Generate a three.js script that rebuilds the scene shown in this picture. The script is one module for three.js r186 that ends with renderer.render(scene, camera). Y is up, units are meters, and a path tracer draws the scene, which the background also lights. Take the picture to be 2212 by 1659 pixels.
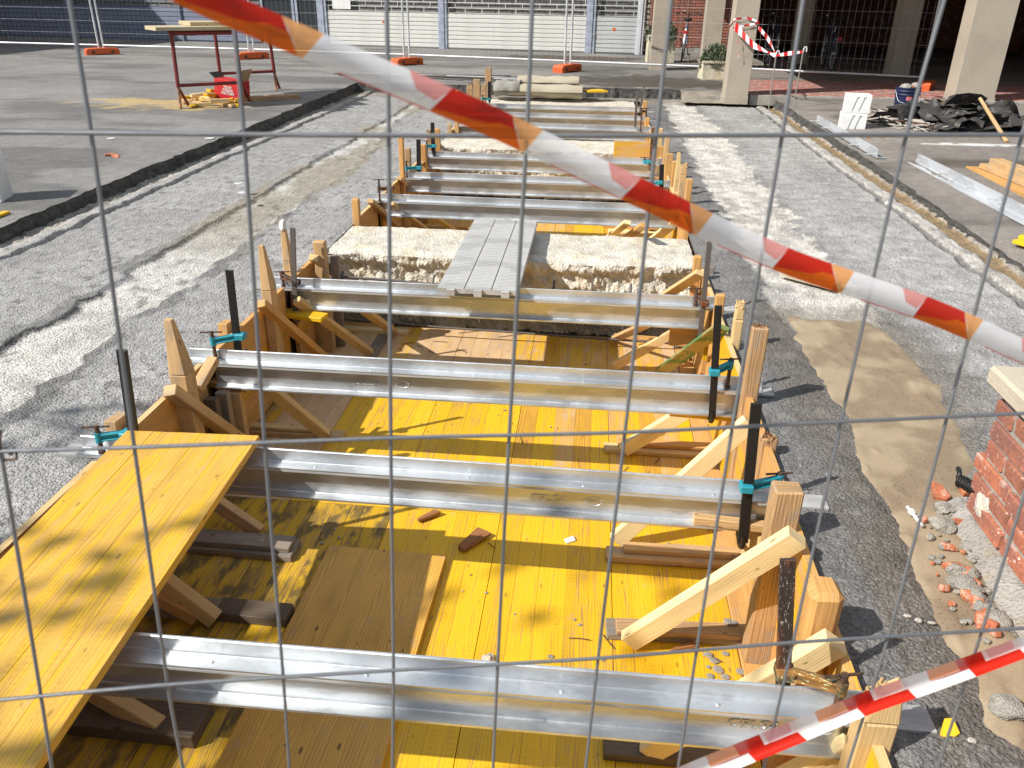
import * as THREE from 'three';
import { mergeGeometries } from 'three/addons/utils/BufferGeometryUtils.js';
import { FontLoader } from 'three/addons/loaders/FontLoader.js';
import { TextGeometry } from 'three/addons/geometries/TextGeometry.js';

// ---------------------------------------------------------------- camera, sky, sun, exposure
const scene = new THREE.Scene();
const V = (x, y, z) => new THREE.Vector3(x, y, z);
const IMW = 2212, IMH = 1659, CX = IMW / 2, CY = IMH / 2, FOC = 1739, EYE = V(0, 1.6, 0);   // pixel frame in which positions were read off the photograph
const axisZ = V(1295 - CX, -(-18 - CY), -FOC).normalize();                                     // the trench direction seen by the lens
const axisY = V(-(1049 - CX), 4387 - CY, FOC); axisY.addScaledVector(axisZ, -axisY.dot(axisZ)).normalize();
const axisX = V().crossVectors(axisZ, axisY);
const camToWorld = new THREE.Matrix4().makeBasis(axisX, axisY, axisZ.clone().negate()).transpose();
const camera = new THREE.PerspectiveCamera(2 * Math.atan(CY / FOC) * 180 / Math.PI, 4 / 3, 0.05, 400);
camera.position.copy(EYE);
camera.quaternion.setFromRotationMatrix(camToWorld);
camera.focus = 3.2; camera.userData.fStop = 11;
const SUN = V(-0.95, 1, 0.58).normalize();
const sun = new THREE.DirectionalLight(new THREE.Color(1, 0.955, 0.90), 4.8);
sun.position.copy(SUN).multiplyScalar(40); sun.target.position.set(0, 0, -6); sun.position.add(sun.target.position);
sun.castShadow = true; sun.shadow.mapSize.set(4096, 4096); sun.shadow.radius = 1;
Object.assign(sun.shadow.camera, { left: -22, right: 22, top: 22, bottom: -22, near: 1, far: 90 });
scene.add(sun, sun.target);

// ---------------------------------------------------------------- seeded noise
let seedState = 7;
const rnd = () => { seedState = (seedState + 0x6d2b79f5) | 0; let t = Math.imul(seedState ^ (seedState >>> 15), 1 | seedState); t = (t + Math.imul(t ^ (t >>> 7), 61 | t)) ^ t; return ((t ^ (t >>> 14)) >>> 0) / 4294967296; };
const rr = (a, b) => a + (b - a) * rnd();
const pick = (a) => a[Math.floor(rnd() * a.length)];
const TAB = new Float32Array(65536); for (let i = 0; i < 65536; i++) TAB[i] = rnd();
const lerp = (a, b, t) => a + (b - a) * t, clamp = (x, a = 0, b = 1) => Math.min(b, Math.max(a, x));
const sst = (a, b, x) => { const t = clamp((x - a) / (b - a)); return t * t * (3 - 2 * t); };
function vn(x, y, p = 256) {                    // value noise, period p
  let xi = Math.floor(x), yi = Math.floor(y); const fx = x - xi, fy = y - yi, u = fx * fx * (3 - 2 * fx), v = fy * fy * (3 - 2 * fy);
  const m = (a) => ((a % p) + p) % p, x0 = m(xi), x1 = m(xi + 1), y0 = m(yi) << 8, y1 = m(yi + 1) << 8;
  return lerp(lerp(TAB[x0 + y0], TAB[x1 + y0], u), lerp(TAB[x0 + y1], TAB[x1 + y1], u), v);
}
function fbm(x, y, oct = 4, p = 256) { let a = 0.5, s = 0, n = 0; for (let i = 0; i < oct; i++) { s += a * vn(x, y, p); n += a; a *= 0.5; x = x * 2 + 17; y = y * 2 + 31; p = Math.min(256, p * 2); } return s / n; }
function worley(x, y, p = 64) { let d = 9; const xi = Math.floor(x), yi = Math.floor(y); for (let j = -1; j < 2; j++) for (let i = -1; i < 2; i++) { const a = (((xi + i) % p) + p) % p, b = (((yi + j) % p) + p) % p, k = a + (b << 8); const dx = xi + i + TAB[k] - x, dy = yi + j + TAB[(k + 7919) & 65535] - y; d = Math.min(d, dx * dx + dy * dy); } return Math.sqrt(d); }

// ---------------------------------------------------------------- sky: air with thin high cloud, the same all round
{
  const w = 256, h = 128, data = new Float32Array(w * h * 4);
  for (let j = 0; j < h; j++) for (let i = 0; i < w; i++) {
    const el = (j + 0.5) / h * Math.PI - Math.PI / 2, az = (i + 0.5) / w * 2 * Math.PI, up = Math.max(0, Math.sin(el)), c = Math.cos(el);
    const k = Math.pow(1 - up, 3), cx = Math.cos(az) * c / (up + 0.25), cz = Math.sin(az) * c / (up + 0.25);
    const cloud = sst(0.5, 0.78, fbm(cx * 1.4 + 40, cz * 1.4 + 40, 5)) * 0.75;
    let r = lerp(0.19, 0.46, k), g = lerp(0.25, 0.48, k), b = lerp(0.345, 0.50, k);
    r = lerp(r, 0.95, cloud); g = lerp(g, 0.96, cloud); b = lerp(b, 0.98, cloud);
    if (el < 0) { r = 0.2; g = 0.2; b = 0.19; }
    data.set([r, g, b, 1], (j * w + i) * 4);
  }
  const t = new THREE.DataTexture(data, w, h, THREE.RGBAFormat, THREE.FloatType); t.mapping = THREE.EquirectangularReflectionMapping; t.magFilter = THREE.LinearFilter; t.needsUpdate = true;
  scene.background = t; scene.environment = t;
}
const EXPOSURE = 1.33;

// ---------------------------------------------------------------- photograph pixel to point
const ray = (px, py) => V(px - CX, -(py - CY), -FOC).applyMatrix4(camToWorld);
const gy = (px, py, y = 0) => { const r = ray(px, py); return EYE.clone().addScaledVector(r, (y - EYE.y) / r.y); };
const gx = (px, py, x) => { const r = ray(px, py); return EYE.clone().addScaledVector(r, x / r.x); };
const gz = (px, py, z) => { const r = ray(px, py); return EYE.clone().addScaledVector(r, z / r.z); };

// ---------------------------------------------------------------- names, things, parts
const used = new Map();
function numbered(n) { const k = used.get(n) ?? 0; used.set(n, k + 1); return k ? n + '_' + String(k).padStart(3, '0') : n; }
function shade(o) { o.traverse((m) => { if (m.isMesh) { m.castShadow = true; m.receiveShadow = true; } }); return o; }
function thing(name, label, category, group, pos = [0, 0, 0], turn = 0) {
  const o = new THREE.Group(); o.name = numbered(name); o.userData = { label, category }; if (group) o.userData.group = group;
  o.position.set(...pos); o.rotation.y = turn; scene.add(o); return o;
}
function part(name, geo, mat, parent, kind) { const m = new THREE.Mesh(geo, mat); m.name = name; if (kind) m.userData.kind = kind; m.castShadow = m.receiveShadow = true; parent.add(m); return m; }
function single(name, label, category, group, geo, mat) { const m = new THREE.Mesh(geo, mat); m.name = numbered(name); m.userData = { label, category }; if (group) m.userData.group = group; m.castShadow = m.receiveShadow = true; scene.add(m); return m; }
function struct(name, geo, mat) { const m = new THREE.Mesh(geo, mat); m.name = numbered(name); m.userData = { kind: 'structure', label: name.replace(/_/g, ' ') }; m.castShadow = m.receiveShadow = true; scene.add(m); return m; }

// ---------------------------------------------------------------- textures
const toS = (c) => { c = clamp(c); return 255 * (c <= 0.0031308 ? 12.92 * c : 1.055 * Math.pow(c, 1 / 2.4) - 0.055); };
function colTex(w, h, f) { const d = new Uint8Array(w * h * 4); for (let j = 0; j < h; j++) for (let i = 0; i < w; i++) { const c = f((i + 0.5) / w, (j + 0.5) / h); const k = (j * w + i) * 4; d[k] = toS(c[0]); d[k + 1] = toS(c[1]); d[k + 2] = toS(c[2]); d[k + 3] = 255; } return fin(new THREE.DataTexture(d, w, h), true); }
function valTex(w, h, f) { const d = new Uint8Array(w * h * 4); for (let j = 0; j < h; j++) for (let i = 0; i < w; i++) { const v = 255 * clamp(f((i + 0.5) / w, (j + 0.5) / h)), k = (j * w + i) * 4; d[k] = d[k + 1] = d[k + 2] = v; d[k + 3] = 255; } return fin(new THREE.DataTexture(d, w, h), false); }
function fin(t, srgb) { t.wrapS = t.wrapT = THREE.RepeatWrapping; t.magFilter = THREE.LinearFilter; t.minFilter = THREE.LinearFilter; t.generateMipmaps = false; if (srgb) t.colorSpace = THREE.SRGBColorSpace; t.needsUpdate = true; return t; }
const mix3 = (a, b, t) => [lerp(a[0], b[0], t), lerp(a[1], b[1], t), lerp(a[2], b[2], t)];
const mul3 = (a, k) => [a[0] * k, a[1] * k, a[2] * k];

// wood: u = 1 m along the grain, v = 0.25 m across; base and dark grain colours, optional paint over the wood
const knots = Array.from({ length: 7 }, () => [rnd(), rnd(), rr(0.25, 1)]);
const GW = 1024, GH = 256, GRAIN = new Float32Array(GW * GH * 3);
for (let j = 0; j < GH; j++) for (let i = 0; i < GW; i++) {
  const u = (i + 0.5) / GW, v = (j + 0.5) / GH; let kn = 0, w = 0;
  for (const [a, b, s] of knots) { let du = Math.abs(u - a); du = Math.min(du, 1 - du); let dv = Math.abs(v - b); dv = Math.min(dv, 1 - dv); if (du > 0.3) continue; const r = Math.hypot(du / 0.02, dv / 0.032) / s; kn = Math.max(kn, 1 - sst(0.55, 1.1, r)); w += Math.exp(-Math.hypot(du / 0.09, dv / 0.07) * 1.3) * s; }
  const warp = fbm(u * 3, v * 6, 3, 3) * 2.2 + w * 2.2, ring = 0.5 + 0.5 * Math.sin((v * 22 + warp) * 2 * Math.PI);
  GRAIN.set([Math.pow(ring, 2.2), vn(u * 16, v * 200, 16) * 0.55 + vn(u * 48, v * 400 + 9, 16) * 0.45, kn], (j * GW + i) * 3);
}
function grainAt(u, v, seed) { const i = Math.floor(u * GW + seed * 337) & 1023, j = Math.floor(v * GH + seed * 91) & 255, k = (j * GW + i) * 3; return [GRAIN[k], GRAIN[k + 1], GRAIN[k + 2]]; }
function woodTex(base, dark, o = {}) {
  const seed = o.seed ?? 1, W = o.w ?? 1024, H = o.h ?? 256;
  return colTex(W, H, (u, v) => {
    const [ring, fine, kn] = grainAt(u, v, seed);
    let c = mix3(base, dark, clamp(ring * (o.ring ?? 0.45) + (fine - 0.5) * (o.fine ?? 0.5)));
    c = mul3(c, 0.8 + 0.4 * fbm(u * 6, v * 6 + seed, 4, 6));
    if (o.paint) {
      const worn = fbm(u * 5 + seed, v * 15, 5, 5) * 0.75 + fine * 0.3 + ring * 0.16;
      const cover = 1 - sst(o.wear - 0.1, o.wear + 0.1, worn);
      c = mix3(c, mul3(o.paint, 0.86 + 0.22 * fine - 0.16 * ring * (o.pring ?? 1)), cover * (o.cover ?? 0.95));
      const hatch = vn(u * 180, v * 16, 4) > 0.8 && vn(u * 8, v * 32, 8) > 0.5 ? 0.9 : 1; c = mul3(c, hatch);
    }
    c = mix3(c, mul3(dark, 0.35), kn * (o.knot ?? 0.75));
    if (o.dirt) { const d = sst(o.dirt, o.dirt + 0.2, fbm(u * 8 + 3, v * 4 + seed * 3, 5, 4)); c = mix3(c, o.dirtCol ?? [0.16, 0.15, 0.13], d * 0.75); }
    const sp = vn(u * 400, v * 100, 200); if (sp > 0.94) c = mul3(c, 0.7);
    return c;
  });
}
const woodBump = valTex(1024, 256, (u, v) => { const [r, f, k] = grainAt(u, v, 1); return 0.5 + (f - 0.5) * 0.5 - r * 0.2 - k * 0.2; });
const std = (o) => new THREE.MeshStandardMaterial(o);
const wood = (base, dark, o = {}) => std({ map: woodTex(base, dark, o), bumpMap: woodBump, bumpScale: o.bump ?? 0.0012, roughness: o.rough ?? 0.72 });
const YEL = [0.81, 0.475, 0.006];
const M = {
  pine: wood([0.62, 0.44, 0.21], [0.44, 0.27, 0.10], { seed: 1, ring: 0.35 }),
  pineB: wood([0.54, 0.35, 0.165], [0.36, 0.20, 0.075], { seed: 2, ring: 0.45, dirt: 0.6, dirtCol: [0.33, 0.26, 0.18] }),
  fresh: wood([0.76, 0.60, 0.32], [0.60, 0.42, 0.17], { seed: 3, ring: 0.3, fine: 0.35 }),
  orange: wood([0.56, 0.31, 0.10], [0.36, 0.165, 0.045], { seed: 4, ring: 0.4, dirt: 0.64, dirtCol: [0.4, 0.27, 0.15] }),
  rough: wood([0.46, 0.29, 0.14], [0.2, 0.11, 0.05], { seed: 5, ring: 0.5, fine: 0.9, dirt: 0.62, dirtCol: [0.3, 0.26, 0.2], bump: 0.003 }),
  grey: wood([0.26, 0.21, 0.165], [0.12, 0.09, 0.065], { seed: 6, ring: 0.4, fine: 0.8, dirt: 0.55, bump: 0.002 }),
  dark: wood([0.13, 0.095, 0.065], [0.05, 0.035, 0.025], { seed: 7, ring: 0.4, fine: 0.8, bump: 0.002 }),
  yel: wood([0.55, 0.31, 0.08], [0.33, 0.16, 0.035], { seed: 8, paint: YEL, wear: 0.83, cover: 0.97, ring: 0.4, pring: 0.55, knot: 0.45, rough: 0.6, bump: 0.0006, dirt: 0.70, dirtCol: [0.6, 0.42, 0.17] }),
  yelK: wood([0.5, 0.29, 0.08], [0.33, 0.16, 0.035], { seed: 22, paint: mul3(YEL, 0.88), wear: 0.75, cover: 0.97, ring: 0.55, pring: 1.0, knot: 0.6, rough: 0.6, bump: 0.0006, dirt: 0.66, dirtCol: [0.46, 0.29, 0.1] }),
  yelB: wood([0.54, 0.30, 0.08], [0.33, 0.15, 0.035], { seed: 9, paint: mul3(YEL, 0.93), wear: 0.76, cover: 1, ring: 0.45, knot: 0.5, rough: 0.55, bump: 0.0006 }),
  yelW: wood([0.58, 0.34, 0.11], [0.38, 0.19, 0.05], { seed: 10, paint: mul3(YEL, 0.9), wear: 0.55, cover: 0.85, ring: 0.4, knot: 0.6, rough: 0.6, dirt: 0.62, dirtCol: [0.5, 0.38, 0.22] }),
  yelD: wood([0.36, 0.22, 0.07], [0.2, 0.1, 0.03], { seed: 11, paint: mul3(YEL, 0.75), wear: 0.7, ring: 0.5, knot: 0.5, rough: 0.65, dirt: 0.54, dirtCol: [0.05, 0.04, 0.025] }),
  tan: wood([0.60, 0.33, 0.042], [0.34, 0.14, 0.018], { seed: 12, paint: mul3(YEL, 0.9), wear: 0.47, cover: 0.7, ring: 0.65, knot: 0.8, rough: 0.5 }),
  pink: wood([0.58, 0.40, 0.23], [0.42, 0.25, 0.11], { seed: 13, paint: mul3(YEL, 0.85), wear: 0.44, cover: 0.6, ring: 0.3, knot: 0.4, dirt: 0.66, dirtCol: [0.42, 0.36, 0.3] }),
  bark: wood([0.32, 0.14, 0.05], [0.16, 0.06, 0.02], { seed: 14, ring: 0.7, fine: 0.9, bump: 0.004 }),
  green: wood([0.08, 0.19, 0.06], [0.04, 0.11, 0.035], { seed: 15, ring: 0.3, dirt: 0.5, dirtCol: [0.45, 0.33, 0.14] }),
};
// gravel asphalt: a neutral multiplier for vertex colours, 0.6 m tile
const gravF = (u, v) => { const a = worley(u * 46, v * 46, 46), b = worley(u * 90 + 5, v * 90 + 5, 90); return [a, b, fbm(u * 8, v * 8, 4, 8)]; };
const T = {};
T.gravel = colTex(1024, 1024, (u, v) => { const [a, b, n] = gravF(u, v); const s = TAB[(Math.floor(u * 46) * 31 + Math.floor(v * 46) * 57) & 65535], f = vn(u * 256, v * 256, 256), f2 = vn(u * 128 + 9, v * 128, 128); let k = 0.42 + 0.5 * (1 - sst(0.15, 0.6, a)) * (0.35 + 0.65 * s) + 0.22 * (1 - sst(0.2, 0.6, b)) + (f - 0.5) * 0.55 + (f2 - 0.5) * 0.5 + (n - 0.5) * 0.4; k = clamp(0.58 + (k - 0.58) * 0.64, 0.1, 1); return [k, k, k * 0.985]; });
T.gravelB = valTex(1024, 1024, (u, v) => { const [a, b, n] = gravF(u, v); return 0.25 + 0.45 * (1 - sst(0.1, 0.7, a)) + 0.2 * (1 - sst(0.1, 0.7, b)) + 0.25 * vn(u * 200, v * 200, 200) + (n - 0.5) * 0.3; });
T.conc = colTex(1024, 1024, (u, v) => { const n = fbm(u * 10, v * 10, 5, 10), p = worley(u * 60, v * 60, 60), f = vn(u * 256, v * 256, 256); let k = 0.72 + (n - 0.5) * 0.5 + (f - 0.5) * 0.22; const y = sst(0.5, 0.72, fbm(u * 14 + 4, v * 14 + 9, 4, 14)); let c = mix3([k, k * 0.985, k * 0.95], [k * 0.9, k * 0.76, k * 0.5], y * 0.45); if (p < 0.22 && f > 0.45) c = mul3(c, 0.62); return c; });
T.concB = valTex(1024, 1024, (u, v) => 0.3 + 0.4 * fbm(u * 20, v * 20, 5, 20) + 0.3 * (1 - sst(0, 0.6, worley(u * 40, v * 40, 40))));
T.plaster = colTex(512, 512, (u, v) => { const k = 0.86 + 0.2 * (fbm(u * 4, v * 4, 5, 4) - 0.5) + 0.16 * (vn(u * 128, v * 128, 128) - 0.5); return [k, k * 0.995, k * 0.98]; });
T.plasB = valTex(512, 512, (u, v) => 0.3 + 0.7 * vn(u * 170, v * 170, 170) * fbm(u * 20, v * 20, 3, 20));
T.rust = colTex(512, 512, (u, v) => { const n = fbm(u * 8, v * 8, 5, 8), f = vn(u * 120, v * 120, 120); let c = mix3([0.045, 0.032, 0.028], [0.17, 0.065, 0.022], sst(0.42, 0.62, n)); if (f > 0.86) c = [0.3, 0.29, 0.27]; return mul3(c, 0.7 + 0.6 * f); });
T.galvR = valTex(512, 512, (u, v) => 0.40 + 0.22 * (fbm(u * 12, v * 5, 5, 12) - 0.5) + 0.10 * (vn(u * 90, v * 90, 90) - 0.5));
T.galvC = colTex(512, 512, (u, v) => { const s = 0.93 + 0.1 * (fbm(u * 9, v * 9, 5, 9) - 0.5) + 0.07 * (worley(u * 40, v * 40, 40) - 0.4); const st = vn(u * 6, v * 240, 6) > 0.93 ? 0.9 : 1; const sp = vn(u * 200, v * 200, 200) > 0.965 ? 0.6 : 1; const dull = sst(0.52, 0.66, fbm(u * 5 + 7, v * 10 + 3, 5, 5)) * 0.2; const k = s * st * sp * (1 - dull); return [k * 0.985, k, k * 1.0]; });
T.brick = colTex(512, 512, (u, v) => { const n = fbm(u * 7, v * 7, 5, 7), f = vn(u * 128, v * 128, 128); let c = mix3([0.43, 0.15, 0.08], [0.29, 0.115, 0.08], sst(0.35, 0.65, n)); c = mul3(c, 0.8 + 0.4 * f); const w = sst(0.62, 0.74, fbm(u * 9 + 20, v * 9, 5, 9)); c = mix3(c, [0.55, 0.47, 0.42], w * 0.6); if (f > 0.93) c = [0.62, 0.55, 0.5]; return c; });
T.mud = colTex(512, 512, (u, v) => { const n = fbm(u * 5, v * 5, 5, 5), f = vn(u * 150, v * 150, 150); let c = mix3([0.345, 0.27, 0.175], [0.24, 0.18, 0.115], sst(0.3, 0.7, n)); c = mul3(c, 0.92 + 0.16 * f); if (worley(u * 26, v * 26, 26) < 0.1 && n > 0.52) c = mul3(c, 0.45); return c; });
T.tar = colTex(256, 256, (u, v) => { const n = fbm(u * 6, v * 6, 5, 6), f = vn(u * 64, v * 64, 64); let c = mul3([0.034, 0.032, 0.03], 0.6 + 0.9 * f); if (n > 0.66) c = mix3(c, [0.28, 0.26, 0.23], sst(0.66, 0.74, n) * 0.3); if (n < 0.33) c = [0.09, 0.07, 0.045]; return c; });

const gm = (o) => std({ map: T.gravel, bumpMap: T.gravelB, bumpScale: 0.006, roughness: 0.93, vertexColors: true, ...o });
T.grit = colTex(1024, 1024, (u, v) => { const n = fbm(u * 8, v * 8, 4, 8), f = vn(u * 256, v * 256, 256), f2 = vn(u * 100 + 9, v * 100, 100), b = worley(u * 60, v * 60, 60); let k = 0.62 + (f - 0.5) * 0.34 + (f2 - 0.5) * 0.3 + (n - 0.5) * 0.4 - 0.12 * sst(0.35, 0.7, b); if (f2 > 0.9) k += 0.25; k = clamp(k, 0.15, 1); return [k, k * 0.99, k * 0.97]; });
M.milled = gm({ bumpScale: 0.0065 }); M.milledR = gm({ map: T.grit, bumpScale: 0.006, roughness: 0.85 }); M.asphalt = gm({ bumpScale: 0.0025, roughness: 0.88 });
M.conc = std({ map: T.conc, bumpMap: T.concB, bumpScale: 0.006, roughness: 0.95, color: new THREE.Color(0.74, 0.71, 0.65) });
M.concG = std({ map: T.conc, bumpMap: T.concB, bumpScale: 0.004, roughness: 0.95, color: new THREE.Color(0.42, 0.41, 0.39) });
M.soil = std({ map: T.conc, bumpMap: T.concB, bumpScale: 0.01, roughness: 1, color: new THREE.Color(0.22, 0.18, 0.13) });
M.galv = std({ map: T.galvC, roughnessMap: T.galvR, roughness: 1.0, metalness: 0.82, color: new THREE.Color(0.76, 0.775, 0.79), bumpMap: T.galvR, bumpScale: 0.0004 });
M.angle = std({ map: T.galvC, roughnessMap: T.galvR, roughness: 1.2, metalness: 0.3, color: new THREE.Color(0.60, 0.62, 0.65) });
M.deck = std({ map: T.galvC, bumpMap: T.plasB, bumpScale: 0.002, roughnessMap: T.galvR, roughness: 1.5, metalness: 0.15, color: new THREE.Color(0.50, 0.49, 0.47) });
M.wire = std({ map: T.galvC, color: new THREE.Color(0.27, 0.275, 0.285), metalness: 0.6, roughness: 0.48, bumpMap: T.galvR, bumpScale: 0.001 });
M.rust = std({ map: T.rust, roughness: 0.8, metalness: 0.25 });
M.rebar = std({ map: T.plaster, bumpMap: T.plasB, bumpScale: 0.001, roughness: 0.7, metalness: 0.4, color: new THREE.Color(0.15, 0.135, 0.125) });
M.black = std({ color: new THREE.Color(0.016, 0.016, 0.016), roughness: 0.42, metalness: 0.2, bumpMap: T.plasB, bumpScale: 0.0006 });
M.teal = std({ map: T.plaster, color: new THREE.Color(0.02, 0.30, 0.38), roughness: 0.5 });
M.olive = std({ map: T.rust, color: new THREE.Color(1.6, 2.0, 1.3), roughness: 0.8 });
M.mortar = std({ map: T.plaster, bumpMap: T.concB, bumpScale: 0.008, roughness: 1, color: new THREE.Color(0.36, 0.34, 0.295) });
M.brick = std({ map: T.brick, bumpMap: T.concB, bumpScale: 0.002, roughness: 0.9 });
M.brickB = std({ map: T.brick, bumpMap: T.concB, bumpScale: 0.002, roughness: 0.9, color: new THREE.Color(1.1, 0.92, 0.9) });
M.brickC = std({ map: T.brick, bumpMap: T.concB, bumpScale: 0.003, roughness: 0.9, color: new THREE.Color(0.82, 0.9, 0.95) });
M.terra = std({ map: T.brick, roughness: 0.85, color: new THREE.Color(1.0, 0.9, 0.75) });
M.cream = std({ map: T.plaster, bumpMap: T.plasB, bumpScale: 0.003, roughness: 0.92, color: new THREE.Color(0.43, 0.375, 0.30) });
M.mud = std({ map: T.mud, bumpMap: T.plasB, bumpScale: 0.0012, roughness: 0.62 });
M.white = std({ map: T.plaster, roughness: 0.7, color: new THREE.Color(0.78, 0.79, 0.78) });
M.foam = std({ map: T.plaster, bumpMap: T.plasB, bumpScale: 0.001, roughness: 0.85, color: new THREE.Color(0.84, 0.85, 0.84) });
M.tar = std({ map: T.tar, bumpMap: T.plasB, bumpScale: 0.004, roughness: 0.75, side: THREE.DoubleSide });
M.redPaint = std({ map: T.rust, color: new THREE.Color(1, 1, 1), roughness: 0.6 });
M.red = std({ map: T.conc, color: new THREE.Color(0.24, 0.03, 0.028), roughness: 0.55 });
M.boxRed = std({ map: T.plaster, color: new THREE.Color(0.55, 0.015, 0.022), roughness: 0.5 });
M.card = std({ map: T.plaster, color: new THREE.Color(0.5, 0.36, 0.2), roughness: 0.9 });
M.orangeFoot = std({ map: T.plaster, color: new THREE.Color(0.68, 0.12, 0.025), roughness: 0.6 });
M.dark0 = std({ color: new THREE.Color(0.02, 0.02, 0.022), roughness: 0.6 });
M.bluePl = std({ map: T.plaster, color: new THREE.Color(0.012, 0.02, 0.075), roughness: 0.5 });
M.rubber = std({ color: new THREE.Color(0.02, 0.02, 0.02), roughness: 0.8 });
M.cloth = std({ map: T.plaster, bumpMap: T.plasB, bumpScale: 0.002, color: new THREE.Color(0.46, 0.41, 0.31), roughness: 0.95, side: THREE.DoubleSide });

// ---------------------------------------------------------------- shapes
function quads(P, uvf, smooth) {                 // list of quads [a,b,c,d] -> geometry with planar uv
  const pos = [], uv = [];
  for (const q of P) { const n = V().crossVectors(V().subVectors(q[1], q[0]), V().subVectors(q[2], q[0])).normalize(); for (const i of q.length === 4 ? [0, 1, 2, 0, 2, 3] : [0, 1, 2]) { const p = q[i]; pos.push(p.x, p.y, p.z); uv.push(...uvf(p, n)); } }
  const g = new THREE.BufferGeometry(); g.setAttribute('position', new THREE.Float32BufferAttribute(pos, 3)); g.setAttribute('uv', new THREE.Float32BufferAttribute(uv, 2)); g.computeVertexNormals(); return g;
}
// chamfered bar along x, centred; uv: u metres along the bar, v across / 0.25 m
function bar(L, H, D, c = 0.003, jit = 0, shapeEnd, iso) {
  const hx = L / 2, hy = H / 2, hz = D / 2; c = Math.min(c, H * 0.3, D * 0.3, L * 0.3);
  const key = (sx, sy, sz) => (sx + 1) / 2 + (sy + 1) + (sz + 1) * 2, off = [];
  for (let i = 0; i < 8; i++) off.push([rr(-jit, jit), rr(-jit, jit), rr(-jit, jit)]);
  const pt = (sx, sy, sz, ax) => { const o = off[key(sx, sy, sz)]; const p = V(sx * (hx - (ax === 0 ? 0 : c)) + o[0], sy * (hy - (ax === 1 ? 0 : c)) + o[1], sz * (hz - (ax === 2 ? 0 : c)) + o[2]); if (shapeEnd) shapeEnd(p, sx); return p; };
  const Q = [], S = [-1, 1];
  for (const s of S) {
    const f = (ax, l) => { const r = l.map(([a, b, d]) => pt(a, b, d, ax)); Q.push(s > 0 ? r : r.reverse()); };
    f(0, [[s, -1, -1], [s, 1, -1], [s, 1, 1], [s, -1, 1]]); f(1, [[-1, s, -1], [-1, s, 1], [1, s, 1], [1, s, -1]]); f(2, [[-1, -1, s], [1, -1, s], [1, 1, s], [-1, 1, s]]);
  }
  for (const a of S) for (const b of S) {
    const e = (r, flip) => Q.push(flip ? r.reverse() : r);
    e([pt(-1, a, b, 1), pt(-1, a, b, 2), pt(1, a, b, 2), pt(1, a, b, 1)], a * b < 0);
    e([pt(a, -1, b, 0), pt(a, 1, b, 0), pt(a, 1, b, 2), pt(a, -1, b, 2)], a * b < 0);
    e([pt(a, b, -1, 1), pt(a, b, 1, 1), pt(a, b, 1, 0), pt(a, b, -1, 0)], a * b < 0);
    for (const d of S) e([pt(a, b, d, 0), pt(a, b, d, 1), pt(a, b, d, 2)], a * b * d < 0);
  }
  const ou = rnd(), ov = rnd();
  if (iso) return quads(Q, (p, n) => Math.abs(n.x) > 0.7 ? [ou + p.z, ov + p.y] : Math.abs(n.y) > Math.abs(n.z) ? [ou + p.x, ov + p.z] : [ou + p.x, ov + p.y]);
  return quads(Q, (p, n) => Math.abs(n.x) > 0.8 ? [ou + p.z * 0.12, ov + p.y * 4] : Math.abs(n.y) > Math.abs(n.z) ? [ou + p.x, ov + p.z * 4] : [ou + p.x, ov + p.y * 4 + 0.5]);
}
function place(o, a, b, up) {                    // put a bar geometry's mesh between two points
  const X = V().subVectors(b, a).normalize(), Z = V().crossVectors(X, up).normalize(), Y = V().crossVectors(Z, X);
  o.quaternion.setFromRotationMatrix(new THREE.Matrix4().makeBasis(X, Y, Z)); o.position.copy(a).add(b).multiplyScalar(0.5); return o;
}
const UP = V(0, 1, 0), TOCAM = V(0, 0, 1);
function timber(name, label, cat, group, a, b, h, d, mat, up = UP, end, jit = 0.0015) {
  const m = single(name, label, cat, group, bar(a.distanceTo(b), h, d, 0.003, jit, end), mat); return place(m, a, b, up);
}
function rodG(a, b, r, seg = 6, r2 = r) { const L = a.distanceTo(b), g = new THREE.CylinderGeometry(r2, r, L, seg, 1); g.translate(0, L / 2, 0); g.applyQuaternion(new THREE.Quaternion().setFromUnitVectors(UP, V().subVectors(b, a).normalize())); g.translate(a.x, a.y, a.z); return g; }
function tubeG(pts, r, seg = 6, n) { return new THREE.TubeGeometry(new THREE.CatmullRomCurve3(pts, false, 'catmullrom', 0.3), n ?? pts.length * 5, r, seg); }
const boxG = (x0, x1, y0, y1, z0, z1) => { const g = bar(x1 - x0, y1 - y0, z1 - z0, Math.min(0.004, 0.2 * Math.min(x1 - x0, y1 - y0, z1 - z0)), 0, undefined, true); g.translate((x0 + x1) / 2, (y0 + y1) / 2, (z0 + z1) / 2); return g; };
const merge = (l) => mergeGeometries(l.map((g) => { const n = g.index ? g.toNonIndexed() : g; for (const k of Object.keys(n.attributes)) if (!['position', 'normal', 'uv'].includes(k)) n.deleteAttribute(k); return n; }));
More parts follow.
